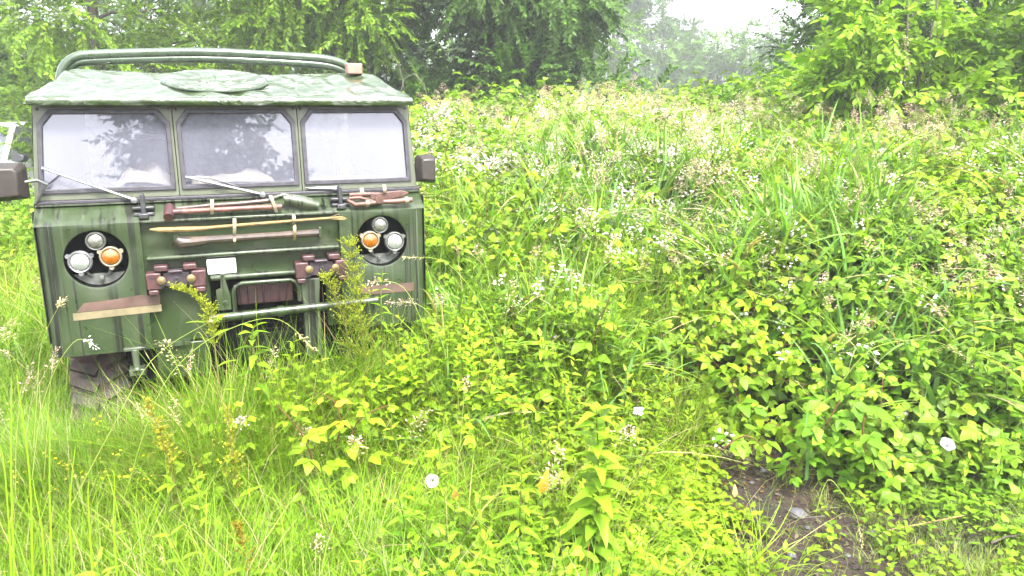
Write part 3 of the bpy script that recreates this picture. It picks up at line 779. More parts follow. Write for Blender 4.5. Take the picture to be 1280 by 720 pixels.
# guard tube, radiator block, bumper bar and post
m = MB(); m.tube([(-.085, -.02, .93), (-.085, -.02, 1.035), (-.075, -.02, 1.06), (-.045, -.02, 1.074), (.19, -.02, 1.072), (.215, -.02, 1.058), (.228, -.02, 1.03), (.228, -.02, .96)], .011, 10); P('guard_tube', m, PAINT, ang=60)
m = MB(); m.span((-.065, .06, .945), (.205, .15, 1.045))
for k in range(7): m.span((-.055+k*.037, .050, .950), (-.045+k*.037, .061, 1.04))
P('winch_block', m, MAROON, bevel=.004)
m = MB(); m.tube([(-.205, -.045, .914), (.13, -.045, .922), (.62, -.045, .930)], .022, 14); m.tube([(.115, -.045, .9205), (.145, -.045, .9215)], .028, 14); P('bumper_bar', m, PAINT, ang=60)
m = MB(); m.prism([(.235, 1.07), (.335, 1.07), (.325, .945), (.325, .66), (.245, .66), (.245, .945)], -.022, .02)
m.span((.262, -.034, .68), (.270, -.022, .90)); m.span((.298, -.034, .68), (.306, -.022, .90)); P('bumper_post', m, PAINT_L, bevel=.005)
m = MB(); m.lathe([(0, 0), (.008, 0), (.007, .006), (0, .006)], (.256, -.023, .895), (0, -1, 0), 6); P('bolt', m, GREYM); m = MB(); m.lathe([(0, 0), (.008, 0), (.007, .006), (0, .006)], (.316, -.023, .895), (0, -1, 0), 6); P('bolt', m, GREYM)
m = MB(); m.prism([(-.165, .95), (-.10, .95), (-.10, 1.02), (-.115, 1.085), (-.122, 1.13), (-.138, 1.13), (-.142, 1.06), (-.165, 1.05)], -.035, -.012); m.lathe([(.004, .002), (.011, .002), (.013, 0), (.013, -.01)], (-.128, -.037, .985), (0, -1, 0), 16); P('hood_catch', m, PAINT, bevel=.003)
m = MB(); m.lathe([(0, -.14), (.08, -.14), (.08, .14), (0, .14)], (.06, .11, .70), (1, 0, 0), 24); P('winch_drum', m, simple('drum_paint', (.006, .009, .004), .8, spec=.08))
m = MB(); m.span((-.60, -.02, .785), (-.50, .03, .80)); m.tube([(-.55, -.012, .79), (-.548, -.02, .70), (-.55, -.03, .685)], [.016, .014, .018], 12); m.span((-.585, -.02, .66), (-.51, .06, .69)); P('tow_hook', m, PAINT_L, bevel=.003)
m = MB(); m.span((-.46, .02, .62), (-.22, .08, .79)); P('skid_plate', m, PAINT_D, bevel=.004)
# windscreen: three panes, leaning back a little
LEAN = .045
def wy(z): return .12+LEAN*(z-1.50)/.43
def wpt(u, z, dy=0): return (u, wy(z)+dy, z)
glass_def = [(-.862, -.838, -.318, -.318), (-.258, -.258, .262, .262), (.322, .322, .846, .838)]
def pane_poly(k, grow=0, ch=.055):
    a, b, c, d = glass_def[k]   # bottom left u, top left u, bottom right, top right
    z0, z1 = 1.548-grow, 1.893+grow
    bl, tl_, br, tr = a-grow, b-grow, c+grow, d+grow
    ch2 = ch+grow*.4
    return [(bl, z0), (br, z0), (tr, z1-ch2), (tr-ch2*.8, z1), (tl_+ch2*.8, z1), (tl_, z1-ch2)]
def ring(mb, inner, outer, y0, y1):
    n = len(inner); vs = [wpt(*p, y0) for p in inner]+[wpt(*p, y0) for p in outer]+[wpt(*p, y1) for p in inner]+[wpt(*p, y1) for p in outer]
    fs = []
    for i in range(n):
        j = (i+1) % n
        fs += [(i, j, n+j, n+i), (i, 2*n+i, 2*n+j, j), (n+i, n+j, 3*n+j, 3*n+i), (2*n+i, 3*n+i, 3*n+j, 2*n+j)]
    mb.add(vs, fs)
m = MB()
cells = [(-.900, -.868, -.290, -.290), (-.286, -.286, .290, .290), (.294, .294, .894, .868)]
for k in range(3):
    ip = pane_poly(k, .012); a, b, c, d = cells[k]; z0, z1 = 1.502, 1.928
    op = [(a, z0), (c, z0), (d, z1-.05), (d, z1), (b, z1), (b, z1-.05)]
    ring(m, ip, op, 0, .03)
m.add([wpt(-.900, 1.502), wpt(-.868, 1.928), wpt(-.868, 1.928, .3), wpt(-.900, 1.502, .3)], [(0, 1, 2, 3)])
m.add([wpt(.894, 1.502), wpt(.868, 1.928), wpt(.868, 1.928, .3), wpt(.894, 1.502, .3)], [(0, 1, 2, 3)])
wf = P('windscreen_frame', m, FRAMEP, ang=30)
SCREW = simple('rusty_screw', (.08, .03, .02), .6)
for u, z in [(-.848, 1.912), (-.30, 1.912), (-.272, 1.912), (.275, 1.912), (.31, 1.912), (.852, 1.912)]: m = MB(); m.lathe([(0, 0), (.007, 0), (.005, .004), (0, .004)], wpt(u, z, -.001), (0, -1, 0), 8); P('frame_screw', m, SCREW, wf)
for k in range(3):
    m = MB(); ring(m, pane_poly(k, -.004), pane_poly(k, .017), -.010, .02); s_ = P('window_seal', m, RUBBER, wf, bevel=.003)
    m = MB(); pp = pane_poly(k, .0); n = len(pp); m.add([wpt(*p, .006) for p in pp], [tuple(range(n))]); P('window_pane', m, GLASS, wf, smooth=False)
m = MB(); m.span((-.902, .098, 1.484), (.90, .135, 1.500)); P('windscreen_gasket', m, RUBBER, wf, bevel=.004)
m = MB()
for i in range(3): pass
m.span((-.895, .085, 1.478), (.893, .11, 1.4845)); P('cowl_strip', m, PAINT_L, wf)
# wipers
def wiper(a, b, c):
    m = MB(); m.tube([a, b], [.007, .005], 8); m.lathe([(0, 0), (.016, 0), (.014, .018), (0, .02)], a, (0, -1, 0), 12); w = P('wiper', m, SILVER)
    m = MB(); m.tube(c, .0045, 6); P('wiper_blade', m, BLACKM, w)
q = lambda x, y, yl: tuple(tl(x, y, yl))
wiper(q(168, 250, .085), q(52, 210, .11), [q(52, 209, .112), q(75, 218, .112), q(58, 232, .118)])
wiper(q(328, 243, .085), q(232, 221, .11), [q(232, 221, .112), q(262, 222, .113), q(300, 234, .118)])
wiper(q(424, 236, .085), q(385, 235, .11), [q(382, 235, .112), q(424, 233, .116)])
# windscreen catches
for px, py, k in ((179, 258, 1), (425, 247, .95)):
    c = tl(px, py, .04); m = MB(); u, y, z = c
    m.prism([(u-.012, z-.04), (u+.012, z-.04), (u+.010, z+.05), (u+.005, z+.062), (u-.005, z+.062), (u-.010, z+.05)], .02, .06)
    m.span((u-.045, .025, z-.045), (u+.045, .07, z-.028)); m.span((u-.048, .03, z-.015), (u+.048, .065, z+.000)); m.span((u-.022, .0, z-.055), (u+.022, .06, z-.03))
    P('windscreen_catch', m, BLACKM, bevel=.005)
# straps on the nose
def strap(x, y0, y1, yl, w=.016, mat=STRAPM, slant=0):
    a = tl(x, y0, yl); b = tl(x+slant, y1, yl); m = MB(); N = 6; vs = []
    for i in range(N+1):
        t = i/N; p = a.lerp(b, t); o = .018*math.sin(PI*t); vs += [(p.x-w/2, p.y-o, p.z), (p.x+w/2, p.y-o, p.z), (p.x-w/2, p.y-o+.003, p.z), (p.x+w/2, p.y-o+.003, p.z)]
    m.add(vs, [f for i in range(N) for f in ((4*i, 4*i+1, 4*i+5, 4*i+4), (4*i+2, 4*i+6, 4*i+7, 4*i+3))]); P('strap', m, mat)
strap(265, 249, 268, -.005); strap(338, 244, 266, -.005, .016, STRAPM, 8)
strap(293, 273, 294, -.035); strap(293, 296, 306, -.03, .012, BRASS); strap(367, 268, 280, -.035); strap(368, 281, 301, -.03, .014, BRASS)
for x, y in ((452, 240), (480, 236)): strap(x, y-5, y+7, .03, .018)
strap(459, 249, 259, -.0, .018); strap(508, 246, 256, -.0, .018)
# canvas roof
def roof_z(u, v):
    """v 0..1 front edge to back; returns y,z"""
m = MB(); NU, NV = 150, 110; vs = []
prof = [(.085, 1.928), (.078, 1.940), (.080, 1.958), (.098, 1.970), (.14, 1.978), (.25, 2.012), (.38, 2.052), (.47, 2.078), (.55, 2.092), (.8, 2.098), (1.5, 2.10), (2.6, 2.10), (3.9, 2.09), (4.03, 2.03), (4.05, 1.93)]
py_ = np.array([p[0] for p in prof]); pz_ = np.array([p[1] for p in prof])
sl = np.concatenate([[0], np.cumsum([.02, .03, .03, .08, .3, .3, .22, .18, .3, .4, .5, .5, .2, .2])]); sl /= sl[-1]
V = np.linspace(0, 1, NV)**1.25; U = np.linspace(-1, 1, NU)
yy = np.interp(V, sl, py_); zz = np.interp(V, sl, pz_)
for j in range(NV):
    t = sstep(.13, .50, yy[j]); half = .874-.065*t; z = zz[j]
    for i in range(NU):
        u = U[i]; s = abs(u); x = u*half
        # shoulder falls to the side rail
        k = sstep(.93, 1.0, s); zi = z-(z-1.945)*k*(.15+.85*t)*1.0
        xo = x+np.sign(u)*t*.04*sstep(.93, 1.0, s)
        # wrinkles
        wr = .005*math.sin(38*(x+.5*yy[j])+5*fbm(x*4, yy[j]*3, 3))*fbm(x*3, yy[j]*3, 7)*2*sstep(.09, .17, yy[j])
        wr += .012*(fbm(x*4+yy[j]*9, yy[j]*4-x*3, 12)-.5)*sstep(.13, .25, yy[j])*sstep(1.02, .9, s)*(1-.75*sstep(.38, .52, yy[j]))
        wr += .006*(abs(math.sin(9*(x*1.2-yy[j]*1.1)+3*fbm(x*2, yy[j]*2, 5)))**3)*sstep(.1, .2, yy[j])*sstep(.56, .40, yy[j])
        lip = .0025*math.sin(70*x+6*fbm(x*9, 0, 4))*(1 if 0 < j < 14 else 0)*sstep(.13, .09, yy[j])
        sag = -.012*math.cos(x*3.2)*sstep(.2, .4, yy[j])*(1-k)
        vs.append((xo, yy[j]-lip, zi+wr*(1-.6*k)+sag))
m.add(vs, [(j*NU+i, j*NU+i+1, (j+1)*NU+i+1, (j+1)*NU+i) for j in range(NV-1) for i in range(NU-1)])
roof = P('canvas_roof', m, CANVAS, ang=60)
m = MB(); m.tube([(-.885, .09, 1.934), (.88, .09, 1.934)], .006, 8); P('roof_hem', m, RUBBER, roof)
def roofz(y): return float(np.interp(y, py_, pz_))
# round hatch lying on the front slope
hc = Vector((-.075, .33, roofz(.33)+.007)); m = MB(); nh = Vector((0, -.31, .95)).normalized(); hu = Vector((1, 0, 0)); hv = nh.cross(hu); NA = 72; vs = []
rings = [(1.0, -.01), (1.03, .004), (1.0, .014), (.93, .012), (.6, .008), (.25, .010), (.02, .012)]
for r, h in rings:
    for k in range(NA):
        a = 2*PI*k/NA; w = h+(.004*math.sin(a*13+2*math.sin(a*3)) if .2 < r < .97 else 0)
        vs.append(hc+hu*math.cos(a)*.245*r+hv*math.sin(a)*.17*r+nh*w)
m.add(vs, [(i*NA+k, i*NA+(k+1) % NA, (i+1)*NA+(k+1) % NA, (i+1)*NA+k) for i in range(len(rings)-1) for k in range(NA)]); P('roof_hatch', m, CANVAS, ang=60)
m = MB(); m.tube([hc+hu*math.cos(a)*.25+hv*math.sin(a)*.175+nh*.004 for a in np.linspace(0, 2*PI, 49)], .006, 8); P('hatch_rim', m, RAILP)
# roll bar behind
for yb, dz in ((1.25, 0), (1.48, -.012)):
    L_ = [(78, 86), (84, 78), (92, 72), (105, 68), (250, 64+0), (395, 72), (415, 75), (430, 80), (438, 88)]
    m = MB(); pts = [tl(x, y+(8 if dz else 0), yb) for x, y in L_]; pts = [tl(74, 104, yb)]+pts+[tl(441, 110, yb)]
    # smooth
    sm = []
    for i in range(len(pts)-1):
        for k in range(4): sm.append(pts[i].lerp(pts[i+1], k/4))
    sm.append(pts[-1])
    for _ in range(2): sm = [sm[0]]+[(sm[i-1]+sm[i]*2+sm[i+1])/4 for i in range(1, len(sm)-1)]+[sm[-1]]
    m.tube(sm, .026, 12); P('roll_bar', m, RAILP, ang=60)
# side sheets and rear of the canvas, doors
for s in (-1, 1):
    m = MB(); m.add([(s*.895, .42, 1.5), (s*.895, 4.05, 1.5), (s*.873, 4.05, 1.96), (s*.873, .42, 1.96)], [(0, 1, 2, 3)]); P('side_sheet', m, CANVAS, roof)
    m = MB(); m.span((s*.9055, .45, .84), (s*.912, 1.25, 1.47)); d = P('door', m, PAINT, bevel=.003)
    m = MB(); m.span((s*.913, 1.10, 1.30), (s*.935, 1.2, 1.325)); P('handle', m, BLACKM, d, bevel=.004)
    m = MB(); m.span((s*.892, .5, 1.55), (s*.899, 1.2, 1.88)); P('side_window', m, GLASS)
LINING = simple('plain_lining', (.30, .30, .33), .9, 0, .05, 3)
for s in (-1, 1): m = MB(); m.add([(s*.872, .20, 1.5), (s*.872, 1.9, 1.5), (s*.852, 1.9, 1.93), (s*.852, .20, 1.90)], [(0, 1, 2, 3)]); P('cab_lining', m, LINING)
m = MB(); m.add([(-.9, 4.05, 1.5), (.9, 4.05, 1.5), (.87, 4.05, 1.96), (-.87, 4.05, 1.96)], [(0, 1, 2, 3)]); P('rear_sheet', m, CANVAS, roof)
# interior
m = MB(); m.span((-.86, .165, 1.30), (.86, .50, 1.535)); P('dashboard', m, INTER, bevel=.03)
for u in (-.45, .45):
    m = MB(); m.span((u-.24, .95, 1.05), (u+.24, 1.4, 1.2)); m.span((u-.23, 1.36, 1.2), (u+.23, 1.48, 1.72)); P('seat', m, INTER, bevel=.05)
m = MB(); m.span((-.86, 1.9, .9), (.86, 1.93, 2.05)); P('cab_divider', m, simple('pale_lining', (.55, .55, .58), .8))
m = MB(); m.tube([Vector((-.45+.2*math.cos(a), .56+.08*math.sin(a), 1.60+.18*math.sin(a))) for a in np.linspace(0, 2*PI, 33)], .014, 8); m.tube([(-.45, .56, 1.6), (-.45, .45, 1.48)], .02, 8); P('steering_wheel', m, BLACKM)
# mirrors
def mirror(u, y, z, w, h, s, px0):
    m = MB(); d = .09
    pf = [(-w/2, -h*.42), (w*.42, -h*.5), (w*.5, -h*.40), (w*.5, h*.40), (w*.42, h*.5), (-w*.38, h*.5), (-w/2, h*.38)]
    if s < 0: pf = [(-a, b) for a, b in pf][::-1]
    n = len(pf); vs = [(u+a, y+.05, z+b) for a, b in pf]+[(u+a*.97, y, z+b*.97) for a, b in pf]+[(u+a*.68, y-.045, z+b*.72) for a, b in pf]
    m.add(vs, [tuple(range(n)), tuple(range(2*n, 3*n))[::-1]]+[(k*n+i, k*n+(i+1) % n, (k+1)*n+(i+1) % n, (k+1)*n+i) for k in range(2) for i in range(n)])
    o = P('wing_mirror', m, MIRRORP, bevel=.005)
    g_ = MB(); g_.span((u-w*.44, y+.051, z-h*.42), (u+w*.44, y+.053, z+h*.42)); P('mirror_glass', g_, SILVER, o)
    a = MB()
    if s < 0: a.tube([(u+w*.35, y-.0, z+.0), (u+w*.75, y+.005, z+.008), (u+w*.95, y+.02, z-.01), (-.895, y+.05, z-.10)], .008, 8)
    else: a.tube([(u-w*.2, y+.02, z+.0), (.885, y+.06, z-.02), (.875, .14, z-.05)], .010, 8)
    P('mirror_arm', a, BLACKM if s > 0 else GREYM, o)
pm = tl(533, 212, .10); mirror(pm.x, .10, pm.z, .105, .155, 1, 0)
pm = tl(6, 229, .05); mirror(pm.x, .05, pm.z, .165, .175, -1, 0)
# wheels
for wx in (-.735, .735):
    for wy_ in (.52, 3.3):
        m = MB(); R0 = .395; hw = .14
        m.lathe([(.22, -hw*.8), (.30, -hw), (.36, -hw), (R0-.022, -hw*.86), (R0-.015, 0), (R0-.022, hw*.86), (.36, hw), (.30, hw), (.22, hw*.8)], (wx, wy_, .385), (1, 0, 0), 48)
        for k in range(30):
            a = 2*PI*k/30
            for s in (-1, 1):
                aa = a+(PI/30 if s > 0 else 0); rot = Matrix.Rotation(aa, 3, 'X') @ Matrix.Rotation(.45*s, 3, 'Z')
                c = Vector((wx+s*.072, wy_, .385))+Matrix.Rotation(aa, 3, 'X') @ Vector((0, 0, R0-.004))
                m.box(c, (.125, .045, .034), rot)
        w = P('wheel', m, TYREM, bevel=0, ang=30); m = MB(); m.lathe([(0, .03), (.08, .03), (.10, .0), (.20, .0), (.225, .1), (.225, -.1)], (wx, wy_, .385), (1 if wx > 0 else -1, 0, 0), 24); P('rim', m, PAINT, w)
for y_ in (.52, 3.3):
    m = MB(); m.tube([(-.7, y_, .40), (.7, y_, .40)], .05, 10); P('axle', m, VOIDM)

# ------------------------------------------------------------------ tools strapped on the nose
def tool(name, label, cat, group=None):
    return lambda M_, : None
def on_truck(name, mb, mat, label, cat, parts=(), **k):
    if parts:
        a = np.array(mb.v); c = Vector((float(a[:, 0].mean()), float(a[:, 1].mean()), float(a[:, 2].min())))
        e = empty(name, TM @ Matrix.Translation(c), label, cat)
        def sh(b): r = MB(); r.v = [tuple(Vector(v)-c) for v in b.v]; r.f = b.f; return r
        obj(parts[0], sh(mb), mat, e, **k)
        for nm, b, mt in parts[1:]: obj(nm, sh(b), mt, e, **k)
        return e
    o = obj(name, mb, mat, None, frame=TM, **k); return tag(o, label, cat)
# sledge hammer
h = MB(); a, b = tl(228, 264.5, -.0), tl(352, 258, .0); h.tube([a, a.lerp(b, .3), a.lerp(b, .7), b], [.014, .013, .013, .014], 10)
hd = MB(); c = tl(212, 268, -.0); hd.tube([(c.x-.004, c.y-.035, c.z-.010), (c.x, c.y+.035, c.z+.030)], .023, 14); hd.tube([(c.x, c.y, c.z+.01), a], .015, 8)
on_truck('sledge_hammer', h, WOODP, 'sledge hammer with rusty head and pinkish handle strapped on the truck nose', 'hammer', ('handle', ('hammer_head', hd, MAROON)), ang=50)
# shovel
h = MB(); pts = [tl(222, 261, .03), tl(262, 257, .025), tl(300, 254.5, .02), tl(340, 250.5, .02)]; h.tube(pts, .012, 10)
bl = MB(); cs = [(340, 250.5, .004, .02), (350, 243, .012, .0), (356, 242, .03, .01)]
bl.tube([tl(336, 250.5, .02), tl(344, 247, .015), tl(355, 243.5, .015), tl(372, 249, .015)], [.013, .012, .011, .006], 8)
row = [((354, 242), (356, 256)), ((363, 242.5), (364, 259)), ((375, 244), (376, 262)), ((388, 247), (388, 264)), ((400, 253), (397, 262))]
vs = []
for i, (p0, p1) in enumerate(row):
    for k in range(7):
        t = k/6; x = p0[0]+(p1[0]-p0[0])*t; y = p0[1]+(p1[1]-p0[1])*t; pt = tl(x, y, .018-.022*math.sin(PI*t)); vs.append(tuple(pt))
n0 = len(vs); vs += [(a_, b_+.004, c_) for a_, b_, c_ in vs]
bl.add(vs, [(i*7+k, i*7+k+1, (i+1)*7+k+1, (i+1)*7+k) for i in range(4) for k in range(6)]+[(n0+i*7+k, n0+(i+1)*7+k, n0+(i+1)*7+k+1, n0+i*7+k+1) for i in range(4) for k in range(6)])
on_truck('shovel', h, WOODB, 'shovel with an olive painted blade strapped above the hammer on the truck nose', 'shovel', ('handle', ('blade', bl, PAINT_L)), ang=50)
m = MB(); p0, p1 = tl(403, 247, .02), tl(407, 257, .02); m.tube([p0, p1], .008, 8); P('tool_clip', m, PAINT_L)
# pale stave
m = MB(); pl = [tl(187, 287, -.02), tl(200, 287.5, -.02), tl(250, 286, -.02), tl(262, 284.5, -.02), tl(330, 279, -.02), tl(425, 271.5, -.02)]
m.tube(pl, [.004, .013, .013, .008, .008, .006], 8)
for k in range(6): m.tube([tl(408, 273+g(-1, 1), -.02), tl(430+g(-6, 4), 271+g(-4, 5), -.025)], .0022, 4)
on_truck('wooden_stave', m, WOODY, 'long pale yellow stave with splintered right end held across the truck nose', 'stick')
m = MB(); pl = [tl(220, 299, -.02), tl(226, 303, -.02), tl(240, 302, -.02), tl(262, 299.5, -.02), tl(330, 295, -.02), tl(385, 291.5, -.02), tl(398, 291, -.02)]
m.tube(pl, [.018, .030, .026, .019, .017, .018, .021], 10)
on_truck('pick_handle', m, WOODB, 'dark brown pick handle held under the pale stave on the truck nose', 'tool handle')
m = MB(); c = tl(221, 301, -.012); m.span((c.x-.012, c.y, c.z-.028), (c.x+.008, c.y+.035, c.z+.03)); P('tool_clip', m, PAINT, bevel=.003); m = MB(); c = tl(400, 289, -.012); m.span((c.x-.008, c.y, c.z-.035), (c.x+.008, c.y+.035, c.z+.02)); P('tool_clip', m, PAINT, bevel=.003)
# worn tool roll at the right: wirecutters, axe head
ax = MB(); vs = [tl(x, y, .03) for x, y in [(470, 243), (480, 240), (502, 238), (512, 241), (504, 246), (485, 250), (470, 250)]]
n = len(vs); ax.add([tuple(v) for v in vs]+[(v.x, v.y+.02, v.z) for v in vs], [tuple(range(n)), tuple(range(2*n-1, n-1, -1))]+[(i, (i+1) % n, n+(i+1) % n, n+i) for i in range(n)])
hh = MB(); hh.tube([tl(436, 244, .03), tl(455, 243, .025), tl(475, 243, .03)], .014, 8)
on_truck('hatchet', hh, LEATHER, 'rusty hatchet with a broad brown head strapped at the right of the nose ledge', 'hatchet', ('handle', ('hatchet_head', ax, LEATHER)), bevel=.004)
m = MB(); m.tube([tl(434, 250, .0), tl(444, 256, .0), tl(455, 255, .0), tl(478, 252, .0), tl(492, 252, .0)], [.008, .014, .012, .010, .014], 8); m.tube([tl(492, 252, .0), tl(515, 249.5, .0)], .014, 10); m.tube([tl(436, 248, .0), tl(450, 247, .0), tl(470, 253, .0)], .008, 8)
j = MB(); j.lathe([(0, -.01), (.022, -.01), (.022, .012), (0, .012)], tl(474, 249, .0), (0, -1, 0), 14); j.box(tl(470, 246, .01), (.06, .02, .02))
on_truck('bolt_cutter', m, WOODP, 'rusty red bolt cutter strapped in front of the hatchet on the nose ledge', 'bolt cutter', ('grip', ('jaw', j, LEATHER)), ang=50)
m = MB(); c = tl(442, 86, .50); m.span((c.x-.042, .46, c.z-.030), (c.x+.042, .54, c.z+.028))
on_truck('foam_block', m, FOAMP, 'small pale pink block lying on the right shoulder of the canvas roof', 'block', bevel=.006)
def crumple(cx, cy, w, h, yl, dpt, seed, thin=.6):
    b = MB(); NU_, NV_ = 40, 20; vs = []; a = tl(cx-w/2, cy, yl); e = tl(cx+w/2, cy, yl); z0 = 1.538; H = (tl(cx, cy-h/2, yl).z-z0)
    for j_ in range(NV_):
        for i_ in range(NU_):
            s = i_/(NU_-1); t = j_/(NV_-1); x = a.x+(e.x-a.x)*s; y = yl+dpt*(t-.5)
            hh = H*(math.sin(PI*s)**.35)*(math.sin(PI*min(1, t*.98+.01))**.35)*(.10+.62*fbm(s*4, t*3, seed)); vs.append((x, y, z0+hh*(1+.12*(vn(s*12, t*7, seed+3)-.5))))
    b.add(vs, [(j_*NU_+i_, j_*NU_+i_+1, (j_+1)*NU_+i_+1, (j_+1)*NU_+i_) for j_ in range(NV_-1) for i_ in range(NU_-1)]); return b
on_truck('crumpled_cloth', crumple(290, 218, 105, 44, .30, .16, 5), CLOTHW, 'crumpled white cloth on the dashboard behind the middle pane', 'cloth')
on_truck('crumpled_cloth', crumple(180, 215, 72, 56, .30, .18, 15), CLOTHW, 'crumpled white cloth heap on the dashboard behind the left pane', 'cloth')
on_truck('brown_bag', crumple(188, 205, 46, 56, .42, .12, 25), CARDB, 'brown cloth bag behind the white heap in the left pane', 'bag')
on_truck('paper_sheet', crumple(445, 225, 110, 16, .30, .14, 35), CLOTHW, 'flat white sheets on the dashboard behind the right pane', 'paper')

# ------------------------------------------------------------------ white car beyond
def car():
    t = empty('parked_car', Matrix.Translation((-9.32, 13.0, 0)) @ Matrix.Rotation(.05, 4, 'Z'), 'white car with dark door mirror cut by the left edge behind the truck', 'car')
    prof = [(-.90, .35), (-.90, .95), (-.84, 1.05), (-.66, 1.55), (-.55, 1.62), (.55, 1.62), (.66, 1.55), (.84, 1.05), (.90, .95), (.90, .35)]
    b = MB()
    lower = [(-.9, .35), (-.9, .9), (-.85, 1.02), (.85, 1.02), (.9, .9), (.9, .35)]
    b.prism(lower, 0, 4.2); b.prism([(-.85, .6), (-.85, .92), (-.75, 1.0), (.75, 1.0), (.85, .92), (.85, .6)], -.9, 0.0)
    body_ = obj('body', b, CARW, t, bevel=.05)
    r = MB(); r.prism([(-.64, 1.56), (-.56, 1.63), (.56, 1.63), (.64, 1.56)], .75, 3.2); obj('roof', r, CARW, t, bevel=.02)
    for s in (-1, 1):
        [obj('pillar', MB().tube([a_, b_], .045, 8), CARW, t) for a_, b_ in (((s*.84, .0, 1.0), (s*.63, .80, 1.58)), ((s*.84, 1.9, 1.0), (s*.64, 1.9, 1.58)), ((s*.84, 3.9, 1.0), (s*.63, 3.15, 1.58)))]
        w = MB(); w.add([(s*.845, .1, 1.02), (s*.845, 3.8, 1.02), (s*.65, 3.1, 1.56), (s*.65, .8, 1.56)], [(0, 1, 2, 3)]); obj('side_window', w, GLASS, t)
        mr = MB(); mr.prism([(s*.90, 1.00), (s*1.05, .99), (s*1.12, 1.03), (s*1.12, 1.10), (s*1.04, 1.14), (s*.92, 1.13)], .1, .28); obj('door_mirror', mr, BLACKM, t, bevel=.02)
        for yy_ in (.2, 3.3):
            wh = MB(); wh.lathe([(0, .1), (.2, .1), (.33, .1), (.34, 0), (.33, -.1), (0, -.1)], (s*.80, yy_, .34), (1, 0, 0), 24); obj('wheel', wh, RUBBER, t)
        hl = MB(); hl.span((s*.55, -.915, .72), (s*.82, -.88, .86)); obj('headlight', hl, CLEAR, t, bevel=.01)
    w = MB(); w.add([(-.83, .02, 1.02), (.83, .02, 1.02), (.62, .78, 1.57), (-.62, .78, 1.57)], [(0, 1, 2, 3)]); obj('windscreen', w, GLASS, t)
    w = MB(); w.add([(-.83, 3.9, 1.02), (.83, 3.9, 1.02), (.62, 3.18, 1.57), (-.62, 3.18, 1.57)], [(0, 1, 2, 3)]); obj('rear_window', w, GLASS, t)
    gr = MB(); gr.span((-.4, -.915, .66), (.4, -.89, .84)); obj('grille', gr, BLACKM, t)
car()

# ------------------------------------------------------------------ trees and shrubs
BL0 = [tpl_branchlet(1, .5, 12, .10) for k in range(4)]
def mk_bl(lod, size, c1, c2, L=.5, n=12): return [tpl_branchlet(lod, L, n, size, c1, c2) for k in range(5)]
def tree(name, label, cat, x, y, h, r, base, n, bl, tint=(1, 1, 1), trunks=1, group=None, tr=.14, nclump=26, droop=0, tilt=0, conifer=False, bark=BARK, seed=0):
    rng = np.random.default_rng(100+seed); rr = random.Random(seed+5)
    z0 = gz(x, y)-.05; t = empty(name, (x, y, z0), label, cat, group)
    m = MB(); ends = []
    for k in range(trunks):
        ox = rr.uniform(-.3, .3)*(trunks > 1); oy = rr.uniform(-.3, .3)*(trunks > 1); lx = rr.uniform(-.12, .12)*h*(.5 if trunks == 1 else 1)+tilt*h; ly = rr.uniform(-.08, .08)*h
        top = h*.95
        pts = [Vector((ox+lx*a**1.3+.05*math.sin(7*a+k), oy+ly*a, top*a)) for a in np.linspace(0, 1, 9)]
        m.tube(pts, [tr*(1.15 if i == 0 else 1)*(1-.85*i/8)/(trunks**.35) for i in range(9)], 9)
        for j in range(int(12/trunks)+3):
            a = rr.uniform(max(.12, base/h*.8), .92); i = min(int(a*8), 7); p = pts[i].lerp(pts[i+1], a*8-i); az = rr.uniform(0, 2*PI); L = r*rr.uniform(.5, .95)*(1.1-a*.5)
            up = rr.uniform(.1, .7) if not conifer else -.1
            q_ = [p+Vector((math.cos(az)*L*s, math.sin(az)*L*s, up*L*s*(1.2-.4*s)+.05*math.sin(9*s+j))) for s in np.linspace(0, 1, 5)]
            m.tube(q_, [tr*.32*(1-.8*s/4)*(1.1-a*.6) for s in range(5)], 5); ends.append(q_[-1]); ends.append(q_[3])
    obj('trunk', m, bark, t, ang=60)
    # clumps
    parts = []; cl = []
    for e in ends: cl.append((e.x, e.y, e.z, rr.uniform(.35, .75)*r*.42))
    while len(cl) < nclump:
        a = rr.uniform(0, 2*PI); zz_ = rr.uniform(base, h); f = math.sqrt(max(.05, 1-((zz_-(base+h)/2)/((h-base)/2+.01))**2))
        if conifer: f = (h-zz_)/(h-base)+.08
        d = rr.uniform(.45, 1)*r*f; cl.append((math.cos(a)*d, math.sin(a)*d, zz_, rr.uniform(.22, .42)*r*(f if conifer else 1)))
    cl = np.array(cl); w = cl[:, 3]**2; w /= w.sum(); idx = rng.choice(len(cl), n, p=w)
    d = rng.normal(0, 1, (n, 3)); d /= np.linalg.norm(d, axis=1)[:, None]; rad = rng.uniform(.35, 1.08, n)**.6
    c = cl[idx]; P_ = c[:, :3]+d*(c[:, 3]*rad)[:, None]*np.array([1, 1, .75])
    P_[:, 2] = np.maximum(P_[:, 2], .1)
    dirs = d+rng.normal(0, .35, (n, 3)); dirs[:, 2] -= .15+droop; dirs /= np.linalg.norm(dirs, axis=1)[:, None]
    upv = np.tile([0, 0, 1.], (n, 1))+rng.normal(0, .3, (n, 3)); upv -= dirs*(upv*dirs).sum(1)[:, None]; upv /= np.linalg.norm(upv, axis=1)[:, None]
    sd = np.cross(dirs, upv); sc_ = rng.uniform(.6, 1.15, n); M = np.stack([sd, dirs, upv], 2)*sc_[:, None, None]
    cv = rng.normal(1, .12, len(cl)); col = np.array(tint)[None]*np.clip(cv[idx], .7, 1.35)[:, None]*rng.uniform(.85, 1.15, (n, 1))
    pick = rng.integers(0, len(bl), n)
    for k, tp in enumerate(bl):
        mk = pick == k; parts.append(scatter(tp, M[mk], P_[mk], col[mk]))
    soup('crown', parts, LEAF, t)
    return t
